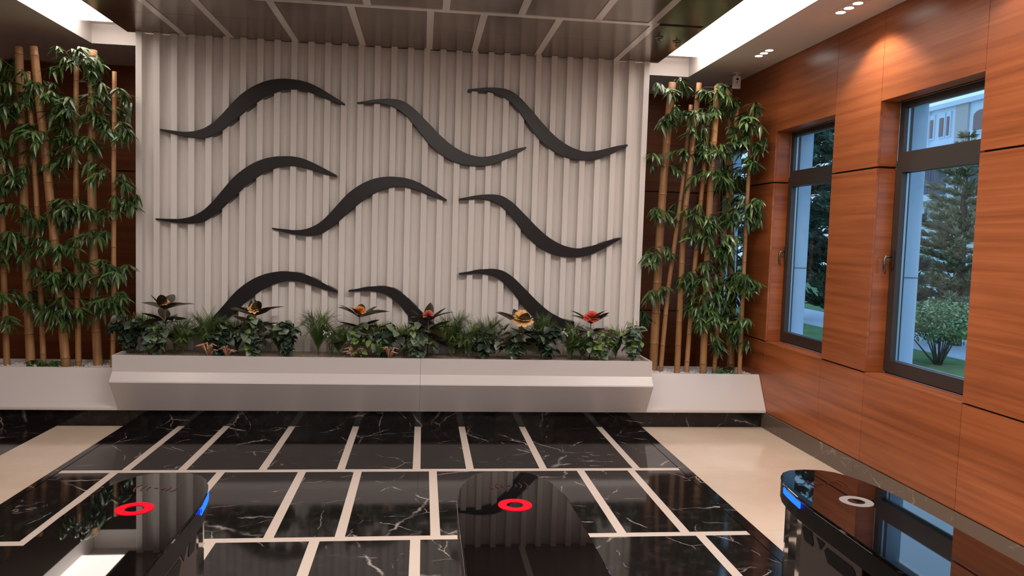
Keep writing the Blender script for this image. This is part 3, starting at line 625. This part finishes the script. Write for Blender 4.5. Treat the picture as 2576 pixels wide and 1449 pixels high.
bamboo([(-2.517, 6.6, 0.385), (-2.508, 6.6, 1.032), (-2.505, 6.6, 1.899), (-2.496, 6.6, 2.827)], 0.019, 'thin bamboo cane nearest the fluted wall on the left, lower cut top', [(-2.461, 2.591, 0.65, -0.05, 1.0), (-2.486, 2.336, 0.09, -0.57, 1.2), (-2.415, 2.371, 0.92, -0.98, 1.0), (-2.508, 2.0, -0.3, -0.37, 1.2), (-2.493, 1.936, 0.22, -0.05, 1.1), (-2.463, 1.744, 0.71, -0.5, 1.2), (-2.518, 1.71, 0.01, -0.49, 0.9), (-2.44, 1.243, 1.02, -0.88, 1.3), (-2.465, 1.193, 0.71, -0.4, 1.0), (-2.521, 0.996, 0.0, -0.07, 1.2), (-2.471, 0.981, 0.83, -0.53, 1.0), (-2.543, 0.93, -0.81, -0.18, 0.9)], 114, .40, 'bamboo canes in the left planter')
for x_, y_, n_, px_ in ((2.79, 6.62, 6, 0), (-3.17, 6.64, 9, 1)):
    e_ = empty('fallen_spray', (x_, y_, .43)); tag(e_, ['fallen leaf spray on the pebbles at the foot of the thick shaded cane', 'fallen leaf spray on the pebbles at the left between two thick canes'][px_], 'leaves')
    for k_ in range(3): spray(e_, (k_*.05*(1+px_)-.05, 0, .015), (1 if px_ else -.6, .1), .5, random.Random(k_))
#BAMBOO_END

# ------------------------------------------------------------------ planting of the long planter
HEART = [leaf_mesh('heart_leaf', .070, .029, POTHOS, .25, .15, 4, shape='heart'), leaf_mesh('heart_leaf', .072, .028, POTHOSD, .3, .15, 4, shape='heart'), leaf_mesh('heart_leaf', .060, .023, LIMELEAF, .2, .1, 4, shape='heart')]
BIG = [leaf_mesh('long_leaf', .235, .040, MAGN, .22, .3, 6, shape='oval'), leaf_mesh('long_leaf', .19, .045, MAGN, -.1, .3, 6, shape='oval')]
def pothos(x, y, w, h, label, r, kind=0, n=84, group='trailing leafy plants in the long planter'):
    h *= 1.3; e = empty('leafy_plant', (x, y, .572)); tag(e, label, 'plant', group); st = MB(); leaves = []
    w *= 1.45
    for k in range(10):
        a = r.uniform(0, 2*pi); rr = r.uniform(.3, 1)*w; hh = h*r.uniform(.55, 1)
        p0 = Vector((0, 0, 0)); p1 = Vector((cos(a)*rr*.35, sin(a)*rr*.25, hh)); p2 = Vector((cos(a)*rr, sin(a)*rr*.6, hh*r.uniform(.35, .9)))
        st.tube([p0, p1*.6+Vector((0, 0, hh*.1)), p1, p2], [.003, .0026, .0022, .0015], 5, False)
        for q in range(n//8+1):
            t = r.uniform(.15, 1); pp = p0.lerp(p1, t*1.4) if t < .6 else p1.lerp(p2, (t-.6)/.4)
            leaves.append((pp, a+r.uniform(-1.4, 1.4)))
    put('stem', st.me('stem', TWIG), e)
    for pp, a in leaves:
        el = r.uniform(-.9, .35); a2 = a if r.random() < .5 else -pi/2+r.uniform(-1.1, 1.1)
        d = Vector((cos(a2)*cos(el), sin(a2)*cos(el), sin(el)))
        u = r.random(); me = HEART[(0 if u < .7 else 2 if u < .86 else 1) if kind == 0 else (1 if u < .85 else 0) if kind == 1 else (2 if u < .5 else 0)]
        s_ = r.uniform(.8, 1.3); put('leaf', me, e, pp, aim(d, roll=r.uniform(-.7, .7)), (s_, s_, s_))
def fern(x, y, w, h, label, r, n=24, group='feathery ferns in the long planter', tilt=0):
    if w > .08: w *= 1.35; h *= 1.22
    e = empty('fern', (x, y, .572)); tag(e, label, 'plant', group)
    for k in range(n):
        a = 2*pi*k/n+r.uniform(-.3, .3); reach = w*r.uniform(.35, 1); hh = h*r.uniform(.55, 1.0)
        d = Vector((cos(a), sin(a)*.6, 0)); pts = []
        for i in range(9):
            t = i/8; pts.append(d*reach*t**1.5 + Vector((0, 0, hh*(1-(1-t)**1.7)-.25*hh*t**4)))
        m = MB(); m.tube(pts, [.0022*(1-.75*i/8) for i in range(9)], 4, False)
        side = d.cross(Vector((0, 0, 1)))
        for i in range(17):
            t = .16+.84*i/16; q = t*8; j = min(7, int(q)); p = pts[j].lerp(pts[j+1], q-j); tg = (pts[j+1]-pts[j]).normalized()
            L = .095*sin(pi*(.12+.80*t))**.6*(h/.26)
            for sg in (-1, 1):
                q2 = (side*sg*.75+tg*.85+Vector((0, 0, r.uniform(-.15, .2)))).normalized()
                tip = p+q2*L; wv = tg*.0034
                m.poly([p-wv, p+q2*L*.5-wv*.9, tip, p+q2*L*.5+wv*.9, p+wv])
        put('frond', m.me('frond', FERN), e)
def flower_plant(x, y, h, fm, label, r, fs=.035, tall=.0):
    e = empty('flowering_plant', (x, y, .572)); tag(e, label, 'plant', 'dark leaved flowering plants in the long planter')
    put('stem', MB().tube([(0, 0, 0), (.006, 0, h*.5), (0, 0, h)], [.006, .005, .004], 6).me('stem', TWIG, True), e)
    for lev, n, el0 in ((.42, 7, -.05), (.68, 8, .12), (.9, 6, .55)):
        for k in range(n):
            a = 2*pi*k/n+r.uniform(-.3, .3)+lev*3; el = el0+r.uniform(-.2, .2)
            d = Vector((cos(a)*cos(el), sin(a)*cos(el)*.8, sin(el))); s_ = r.uniform(.85, 1.15)*(1.1 if lev < .6 else .95)
            put('leaf', BIG[0 if r.random() < .65 else 1], e, (d.x*.006, d.y*.006, h*lev), aim(d, roll=r.uniform(-.5, .5)), (s_, s_, s_))
    fl = MB()
    for ring, n in ((0, 5), (1, 8), (2, 11), (3, 12)):
        for k in range(n):
            a = 2*pi*k/n+ring*.4; el = 1.35-ring*.42+r.uniform(-.1, .1); d = Vector((cos(a)*cos(el), sin(a)*cos(el), sin(el)))
            u = d.cross(Vector((0, 0, 1))).normalized() if abs(d.z) < .99 else Vector((1, 0, 0)); c = Vector((0, 0, 0)); L = 1.35*fs*r.uniform(.85, 1.1)*(1+.08*ring)
            fl.poly([c+d*L*.25-u*L*.1, c+d*L*.75-u*L*.26+Vector((0, 0, .003)), c+d*L*1.02-u*L*.1, c+d*L*.96+Vector((0,0,-.004)), c+d*L*1.02+u*L*.1, c+d*L*.75+u*L*.26+Vector((0, 0, .003)), c+d*L*.25+u*L*.1])
    put('flower', fl.me('flower', fm), e, (0, -.02, h+.015), (.5, 0, 0))
def coral(x, y, label, r, m=CORAL, s=1.0):
    e = empty('peach_sprig', (x, y, .570)); tag(e, label, 'plant', 'peach coloured sprigs low in the planter')
    for k in range(7):
        a = -pi/2+(k-3)*.42+r.uniform(-.1, .1); hh = .075*s*r.uniform(.6, 1.3); L = .075*s*r.uniform(.7, 1.1); d = Vector((cos(a), sin(a)*.7, 0))
        pts = [Vector((0, 0, 0)), d*L*.45+Vector((0, 0, hh)), d*L+Vector((0, 0, hh*.9))]
        put('frond', MB().tube(pts, [.004*s, .0065*s, .002*s], 5).me('frond', m, True), e)
def blossom(x, y, h, label, r):
    e = empty('white_blossom_sprig', (x, y, .572)); tag(e, label, 'plant', 'sprigs with tiny white blossoms')
    for k in range(7):
        a = r.uniform(0, 2*pi); t = Vector((cos(a)*r.uniform(.02, .08), sin(a)*.03, h*r.uniform(.7, 1)))
        b = put('stem', MB().tube([(0, 0, 0), t*.5+Vector((0, 0, .02)), t], [.0025, .002, .001], 4, False).me('stem', FERN), e)
        m = MB()
        for q in range(5):
            c = t+Vector((r.uniform(-.02, .02), r.uniform(-.02, .02), r.uniform(-.03, .012)))
            for j in range(5):
                an = 2*pi*j/5; u = Vector((cos(an), -.3, sin(an)))*.008; w = Vector((-sin(an), 0, cos(an)))*.003
                m.poly([c, c+u*.6-w, c+u, c+u*.6+w])
        put('blossom', m.me('blossom', WHITEFL), b)
        mm = MB()
        for q in range(12):
            c = t*r.uniform(.3, .95); an = r.uniform(0, 2*pi); u = Vector((cos(an), sin(an)*.6, r.uniform(-.4, .6)))*.022; w = Vector((-sin(an), cos(an), 0))*.006
            mm.poly([c, c+u*.5-w, c+u, c+u*.5+w])
        put('small_leaves', mm.me('small_leaves', POTHOSD), b)
R = random.Random(11)
flower_plant(-2.05, 6.42, .40, PEACH, 'tall dark leaved plant with a salmon flower at the left end of the planter', R, .026)
flower_plant(-1.345, 6.42, .36, YFLOWER, 'dark leaved plant with a pale yellow flower, second flowering plant from the left', R, .036)
flower_plant(-.51, 6.42, .36, OFLOWER, 'dark leaved plant with a bright orange flower left of the planter middle', R, .032)
flower_plant(.055, 6.43, .34, PFLOWER, 'dark leaved plant with a pink flower in front of the sinking middle wave', R, .030)
flower_plant(.835, 6.36, .32, YFLOWER, 'dark leaved plant with the largest cream yellow flower, right of the planter middle', R, .058)
flower_plant(1.44, 6.42, .34, RFLOWER, 'dark leaved plant with a bright red flower near the right end', R, .042)
pl_list = [(-2.33, 6.42, .13, .30, 1, 'dark leafy plant with lime tips at the far left end of the planter'), (-2.10, 6.33, .13, .24, 0, 'grey green variegated plant under the salmon flower'),
 (-1.60, 6.36, .11, .22, 1, 'dark leafy plant between the first fern pair and the yellow flower'), (-1.33, 6.31, .12, .25, 0, 'grey green variegated plant below the pale yellow flower'), (-1.08, 6.35, .10, .24, 1, 'dark round leaved plant right of the pale yellow flower'),
 (-.50, 6.33, .12, .24, 2, 'variegated plant with lime leaves below the orange flower'), (-.28, 6.37, .11, .22, 1, 'dark leafy plant right of the orange flower'), (-.02, 6.31, .11, .25, 0, 'variegated plant hanging over the rim below the pink flower'),
 (.50, 6.36, .12, .22, 1, 'dark leafy plant with pointed leaf over the rim, left of the cream flower'), (.78, 6.32, .13, .24, 0, 'variegated plant spilling over the rim below the cream flower'), (1.05, 6.36, .11, .26, 1, 'dark spotted leafy plant right of the cream flower'),
 (1.50, 6.31, .15, .25, 2, 'variegated plant with lime leaves below the red flower'), (1.80, 6.36, .12, .32, 0, 'light edged leafy plant at the far right end of the planter')]
for x, y, w, h, k, lb in pl_list: pothos(x, y, w, h, lb, R, k)
fern_list = [(-2.22, 6.5, .13, .27, 'feathery fern behind the dark plant at the far left end'), (-1.90, 6.38, .13, .25, 'fern between the salmon flower and the lower left wave'), (-1.72, 6.42, .15, .31, 'tall light fern at the foot of the lower left wave'), (-1.50, 6.48, .13, .27, 'fern just left of the pale yellow flower'),
 (-1.16, 6.45, .10, .22, 'short fern right of the pale yellow flower'), (-.84, 6.42, .14, .33, 'tall narrow fern between the yellow and orange flowers'), (-.67, 6.38, .13, .26, 'bushy fern left of the orange flower'), (-.33, 6.5, .12, .26, 'fern behind the dark plant right of the orange flower'), (-.14, 6.44, .12, .24, 'fern left of the pink flower'),
 (.26, 6.42, .16, .33, 'wide light green fern right of the pink flower'), (.40, 6.36, .14, .27, 'low dense fern right of the wide light one'), (.56, 6.47, .14, .30, 'fern left of the cream flower, in front of the slats'), (1.03, 6.48, .12, .31, 'upright light fern right of the cream flower'),
 (1.28, 6.40, .14, .27, 'arching fern left of the red flower'), (1.36, 6.32, .11, .20, 'small spiky fern in front, left of the red flower'), (1.68, 6.46, .13, .24, 'fern between the red flower and the right end')]
for x, y, w, h, lb in fern_list: fern(x, y, w, h, lb, R)
fern(-.335, 6.235, .05, .15, 'small lime fern tuft leaning over the planter rim near its middle joint', R, 7)
for x, y, lb, s_ in ((-1.66, 6.25, 'peach sprig at the left, below the fern at the left wave', 1.4), (-1.52, 6.25, 'second peach sprig from the left, left of the yellow flower', 1.2), (-.545, 6.25, 'orange brown sprig below the orange flower', 1.2), (-.25, 6.25, 'orange sprig beside the lime tuft near the planter joint', 1.2)):
    coral(x, y, lb, R, s=s_)
for x, y, h, lb in ((-1.97, 6.40, .30, 'white blossom sprig at the left between salmon flower and ferns'), (-.73, 6.36, .24, 'white blossom sprig left of the orange flower'), (.33, 6.40, .25, 'white blossom sprig among the ferns right of the pink flower'), (1.25, 6.36, .28, 'white blossom sprig left of the red flower')):
    blossom(x, y, h, lb, R)

# ------------------------------------------------------------------ turnstiles
TZT = 1.0
def plan(y0, y1, w, tip, inset=0, n=14):
    """rounded plan: parallel sides that narrow into a blunt rounded far end"""
    a = w/2-inset; pts = [(-a, y0+inset)]
    for k in range(n+1):
        t = pi*k/n; c, s_ = cos(t), sin(t)
        x = -a*math.copysign(abs(c)**.72, c); y = y1-inset-tip+tip*abs(s_)**.85
        pts.append((x, y))
    pts.append((a, y0+inset)); return pts
def turnstile(cx, lit, led_side, label):
    e = empty('turnstile', (cx, 1.2, 0)); tag(e, label, 'turnstile', 'card reader turnstiles in the foreground')
    Y0, Y1, Wd = .35-1.2, 1.925-1.2, .262
    top = fixn(MB().prism(plan(Y0, Y1, Wd, .30), (TZT-.008, TZT), 2).me('top_panel', BLACKGLASS), .002, 2); tp = put('top_panel', top, e)
    put('top_rim', fixn(MB().prism(plan(Y0, Y1, Wd, .30, .0012), (TZT-.052, TZT-.0085), 2).me('top_rim', BLACKPL)), e)
    # far column: polished nose and flat brushed side plates
    put('end_column', fixn(MB().prism(plan(1.50-1.2, 1.875-1.2, Wd-.03, .15, .0), (.012, TZT-.0525), 2).me('end_column', CHROME)), e)
    put('near_column', fixn(MB().prism([(-.115, Y0+.03), (.115, Y0+.03), (.115, Y0+.30), (-.115, Y0+.30)], (.012, TZT-.0525), 2).me('near_column', STEEL), .004), e)
    put('inner_case', fixn(MB().box(-.085, Y0+.301, .12, .085, .299, TZT-.053).me('inner_case', BLACKPL)), e)
    put('base_plate', fixn(MB().prism(plan(Y0, 1.90-1.2, Wd-.01, .2), (0, .012), 2).me('base_plate', STEEL)), e)
    for sg in (-1, 1):
        x = sg*.1155; x2 = sg*.1185
        sp = put('side_plate', fixn(MB().box(min(x, x2), 1.445-1.2, .02, max(x, x2), 1.70-1.2, TZT-.054).me('side_plate', STEEL)), e)
        x3, x4 = (x2, x2+sg*.0012); d = (min(x3, x4), max(x3, x4))
        sl = lambda p: [(yy-1.2, zz) for yy, zz in p]
        for p in ([(1.695, .930), (1.690, .937), (1.650, .937), (1.640, .914), (1.644, .905), (1.680, .905)], [(1.628, .934), (1.590, .934), (1.608, .912)], [(1.592, .917), (1.580, .929), (1.480, .929), (1.468, .921), (1.468, .905), (1.480, .896), (1.575, .896)]):
            put('arrow_slot', fixn(MB().prism(sl(p), d, 0).me('arrow_slot', BLACKPL)), sp)
    # ring around the reader
    seg = 48; v = []; f = []
    for r_, z in ((.038, TZT+.0002), (.038, TZT+.0012), (.0195, TZT+.0012), (.0195, TZT+.0002)):
        v += [(r_*cos(2*pi*k/seg), 1.672-1.2+r_*sin(2*pi*k/seg), z) for k in range(seg)]
    for q in range(3):
        for k in range(seg): f.append((q*seg+k, q*seg+(k+1) % seg, (q+1)*seg+(k+1) % seg, (q+1)*seg+k))
    put('reader_ring', fixn(mesh('reader_ring', v, f, REDLED if lit else GREYRING)), e)
    # contactless symbol: dash with arcs to both sides
    sy = MB(); yc = 1.805-1.2
    sy.prism([(-.004, yc-.002), (.004, yc-.002), (.004, yc+.002), (-.004, yc+.002)], (TZT+.0002, TZT+.0007), 2)
    for sg in (-1, 1):
        for r_ in (.020, .033, .048):
            a0 = .55; pts = []
            for q in range(9):
                t = -a0+2*a0*q/8; pts.append((sg*r_*cos(t), yc+r_*sin(t)))
            for q in range(8, -1, -1):
                t = -a0+2*a0*q/8; pts.append((sg*(r_-.0035)*cos(t), yc+(r_-.002)*sin(t)))
            sy.prism(pts, (TZT+.0002, TZT+.0007), 2)
    put('contactless_symbol', fixn(sy.me('contactless_symbol', DIMRED)), e)
    # blue status strip along one edge
    if led_side:
        P_ = [p for p in plan(Y0, Y1, Wd+.003, .30, 0, 60) if p[0]*led_side > 0]
        P_ = sorted([p for p in P_ if p[1] < 1.815-1.2], key=lambda p: p[1])
        pp = [(led_side*(Wd/2+.0015), 1.69-1.2)] + [p for p in P_ if p[1] > 1.69-1.2]
        m = MB(); n = len(pp)
        for q in range(n-1):
            (ax, ay), (bx, by) = pp[q], pp[q+1]; k = led_side*.0035
            m.v += [(ax, ay, TZT-.022), (bx, by, TZT-.022), (bx, by, TZT-.008), (ax, ay, TZT-.008), (ax-k, ay, TZT-.022), (bx-k, by, TZT-.022), (bx-k, by, TZT-.008), (ax-k, ay, TZT-.008)]
            b = len(m.v)-8; m.f += [(b, b+1, b+2, b+3), (b+4, b+7, b+6, b+5), (b, b+4, b+5, b+1), (b+3, b+2, b+6, b+7)]
        put('led_strip', fixn(m.me('led_strip', BLUELED)), e)
turnstile(-.595, 1, 1, 'leftmost black glass turnstile with a red ring and blue strip on its right edge')
turnstile(.218, 1, 0, 'middle black glass turnstile with a glowing red ring')
turnstile(1.032, 0, -1, 'right black glass turnstile with an unlit grey ring and blue strip')

# ------------------------------------------------------------------ outdoors
GRASS = mat('grass', (.10, .22, .07), .9); _n = noise(GRASS, coords(GRASS, (1,1,1), 'World'), 3, 5, .7)
setc(GRASS, ramp(GRASS, _n.outputs[0], [(.3, (.07, .17, .05, 1)), (.7, (.16, .30, .10, 1))]))
PATH = mat('pale_paving', (.55, .62, .70), .8); SOIL = mat('sandy_soil', (.42, .36, .26), .95)
FACADE = mat('pale_blue_white_facade', (.70, .78, .86), .8); FACADE2 = mat('beige_facade_strip', (.55, .50, .46), .8)
SHUT = mat('brown_red_window', (.28, .16, .14), .5); RAIL = mat('dark_railing', (.10, .12, .16), .5)
CONI = leaf_mat('conifer_needles', (.12, .14, .055), (.25, .25, .12), .7); BARK = mat('bark', (.13, .085, .06), .9)
DARKC = leaf_mat('dark_conifer_needles', (.02, .04, .02), (.05, .08, .04), .7); SHRUB = leaf_mat('shrub_leaves', (.12, .20, .06), (.30, .38, .16), .6)
def mats_v(m):      # give a joined foliage mesh its own colour variation in space
    n = noise(m, coords(m, (1,1,1), 'World'), 5, 3); return n
for m_, a, b in ((CONI, (.24, .27, .13, 1), (.72, .62, .42, 1)), (DARKC, (.015, .034, .020, 1), (.10, .15, .09, 1)), (SHRUB, (.09, .17, .05, 1), (.50, .58, .28, 1))):
    setc(m_, ramp(m_, mats_v(m_).outputs[0], [(.35, a), (.68, b)]))
struct(box('ground', XR+.345, -20, -.35, 60, 70, -.15, GRASS))
struct(box('path', 8.6, 8, -.16, 10.6, 60, -.135, PATH))
struct(box('soil_bed', XR+.35, -10, -.2, 6.3, 40, -.14, SOIL))
def foliage(name, parent, m, pts, s, r, flat=.3):
    v = []; f = []
    for p in pts:
        a = r.uniform(0, 2*pi) if len(p) < 4 else p[3]; el = r.uniform(-.9, .9) if len(p) < 4 else r.uniform(-.1, .9); d = Vector((cos(a)*cos(el), sin(a)*cos(el), sin(el))); u = d.cross(Vector((r.uniform(-1, 1), r.uniform(-1, 1), 1))).normalized()
        k = s*r.uniform(.6, 1.3); b = len(v); p = Vector(p[:3])
        v += [tuple(p), tuple(p+d*k*.5+u*k*flat), tuple(p+d*k), tuple(p+d*k*.5-u*k*flat)]; f.append((b, b+1, b+2, b+3))
    o = put(name, mesh(name, v, f, m), parent); o['kind'] = 'stuff'; return o
def conifer(x, y, h, w, m, label, seed, n=9000, group=None, z0=-.15, s=.11, wb=.35):
    r = random.Random(seed); e = empty('conifer', (x, y, z0)); tag(e, label, 'tree', group)
    put('trunk', MB().tube([(0, 0, 0), (0, 0, h*.5), (0, 0, h)], [.12, .08, .015], 8).me('trunk', BARK, True), e)
    br = []; z = h*.12
    while z < h*.98:
        k = 1-z/h
        for q in range(7):
            a = r.uniform(0, 2*pi); L = w*k**.8*r.uniform(.7, 1.1); br.append((z, a, L))
        z += h*.045
    pts = []; bm_ = MB()
    for z, a, L in br:
        tip = Vector((cos(a)*L, sin(a)*L, z+L*.28)); bm_.tube([(0, 0, z), tip], [.02, .006], 4, False)
    tl = sum(b[2] for b in br)
    for z, a, L in br:
        for _ in range(int(n*L/tl)):
            t = r.random()**.7; sp = wb*L*.35*(1-t*.6)
            pts.append((cos(a)*L*t+r.gauss(0, sp*.38), sin(a)*L*t+r.gauss(0, sp*.38), z+L*.28*t+r.gauss(0, .03*h/6), a+r.uniform(-.8, .8)))
    put('branches', bm_.me('branches', BARK), e)['kind'] = 'stuff'
    foliage('foliage', e, m, pts, s, r, .13)
def shrub(x, y, h, w, m, label, seed, n=5000, z0=-.15, s=.07, low=.35):
    r = random.Random(seed); e = empty('shrub', (x, y, z0)); tag(e, label, 'shrub')
    tips = []
    for k in range(13):
        a = r.uniform(0, 2*pi); L = w*r.uniform(.3, .8); t = Vector((cos(a)*L, sin(a)*L, h*r.uniform(.45, .75))); tips.append(t)
        put('stem', MB().tube([(cos(a)*.04, sin(a)*.04, 0), t*.45+Vector((0, 0, -.03)), t], [.016, .012, .006], 5).me('stem', BARK, True), e)
    pts = []
    while len(pts) < n:
        p = Vector((r.uniform(-1, 1), r.uniform(-1, 1), r.uniform(-1, 1)))
        if p.length < 1 and p.length > r.random()*.8: pts.append((p.x*w, p.y*w, h*(low+1)/2+p.z*h*(1-low)/2+r.gauss(0, .03)))
    foliage('foliage', e, m, pts, s, r)
#OUT_BEGIN
conifer(9.75, 13.0, 3.9, 1.35, CONI, 'grey green conifer seen through the right window', 3, 36000, s=.13)
conifer(7.1, 12.2, 5.6, 1.35, DARKC, 'dark conifer filling the left window', 4, 34000, s=.16)
conifer(12.2, 19.5, 3.4, 1.2, CONI, 'second conifer behind the first, seen low in the right window', 5, 8000, s=.16)
conifer(6.9, 16.5, 5.0, 1.1, DARKC, 'dark conifer seen past the bamboo through the far window', 6, 6000, s=.14)
conifer(8.9, 17.5, 7.5, 1.9, DARKC, 'tall dark conifer behind the one filling the left window', 12, 16000, s=.22)
conifer(15.6, 31, 11.5, 2.6, DARKC, 'tree top showing above the apartment building roof', 9, 7000, s=.3)
shrub(7.86, 10.8, .98, .62, SHRUB, 'light green garden shrub with bare lower stems outside the right window', 7, 5200, s=.055, low=.38)
shrub(6.55, 10.9, 1.0, .42, DARKC, 'low dark shrub outside the left window', 8, 3000, s=.06, low=.1)
b_ = empty('bollard_lamp', (10.47, 14.0, -.15)); tag(b_, 'pale lilac garden bollard lamp behind the shrub', 'lamp')
BOL = mat('lilac_white_bollard', (.55, .50, .62), .5)
put('post', MB().tube([(0, 0, 0), (0, 0, .98)], .065, 16).me('post', BOL, True), b_)
put('cap', MB().tube([(0, 0, 1.0), (0, 0, 1.13)], [.075, .07], 16).me('cap', BOL, True), b_)
put('lens', MB().tube([(0, 0, .98), (0, 0, 1.0)], .055, 16).me('lens', BLACKPL, True), b_)
t_ = empty('planter_box', (12.2, 15.9, -.15)); tag(t_, 'dull red garden bench box behind the bollard lamp', 'bench')
REDP = mat('dull_red_paint', (.30, .07, .06), .6)
for k_ in range(4): put('slat', MB().box(-.5, k_*.12, .62, .5, k_*.12+.1, .66).me('slat', REDP), t_)
for sx_ in (-.45, .4): put('leg', MB().box(sx_, 0, 0, sx_+.06, .44, .62).me('leg', REDP), t_)
for sx_ in (-.3, .0, .3): put('back_slat', MB().box(sx_-.12, .44, .66, sx_+.12, .47, 1.0).me('back_slat', REDP), t_)
# apartment building: facade plane x = 16
ab = empty('apartment_building', (16, 24, -.15)); tag(ab, 'pale blue white apartment building with brown windows behind the conifer', 'building')
def fb(name, y0, z0, y1, z1, m, d0=0, d1=.3, parent=None): return box(name, d0, y0-24, z0+.15, d1, y1-24, z1+.15, m, parent or ab)
fb('wall', 12, -.15, 23.35, 5.98, FACADE, 0, 6)
fb('roof_edge', 11.9, 5.98, 23.45, 6.12, FACADE, -.15, 6.1)
fb('corner_pilaster', 23.1, 3.0, 23.35, 5.98, FACADE, -.08, 0)
fb('beige_wall_strip', 21.35, 2.9, 21.9, 5.98, FACADE2, -.06, 0)
def bw(y0, y1, z0, z1):
    f_ = fb('window', y0, z0, y1, z1, FACADE, -.05, 0)
    n_ = 8; yc = (y0+y1)/2-24; r_ = (y1-y0)/2-.05; pts = [(yc-r_, z0+.2), (yc+r_, z0+.2)]+[(yc+r_*cos(pi*k/n_), z1-.15-r_*.4+.15+r_*.4*sin(pi*k/n_)) for k in range(n_+1)]
    put('pane', fixn(MB().prism(pts, (-.07, -.0505), 0).me('pane', SHUT)), f_)
for y0_, y1_ in ((22.88, 23.1), (22.38, 22.66), (22.12, 22.32), (20.3, 21.15), (18.2, 19.2), (16, 17)):
    for z_ in (5.08, 2.3): bw(y0_, y1_, z_, z_+.78)
fb('floor_slab', 12, 4.28, 23.4, 4.85, FACADE, -.25, 0)
for y0_, y1_ in ((22.1, 23.2), (20.6, 21.25), (17, 19.5)):
    rl = fb('balcony_rail', y0_, 4.18, y1_, 4.24, RAIL, -.5, -.46)
    fb('balcony_door', y0_+.1, 3.2, y1_-.1, 4.15, RAIL, -.04, 0)
    n_ = int((y1_-y0_)/.12)
    for k_ in range(n_):
        y_ = y0_+.06+k_*.12-24
        put('rail_bar', MB().box(-.49, y_-.014, 3.3+.15, -.465, y_+.014, 4.18+.15).me('rail_bar', RAIL), rl)
    fb('balcony_slab', y0_-.1, 3.1, y1_+.1, 3.3, FACADE, -.55, 0)
# low garden wall of the next building, pale blue
gw_ = struct(box('boundary_wall', 12.6, 6, -.2, 12.8, 15.3, .25, FACADE))

#OUT_END
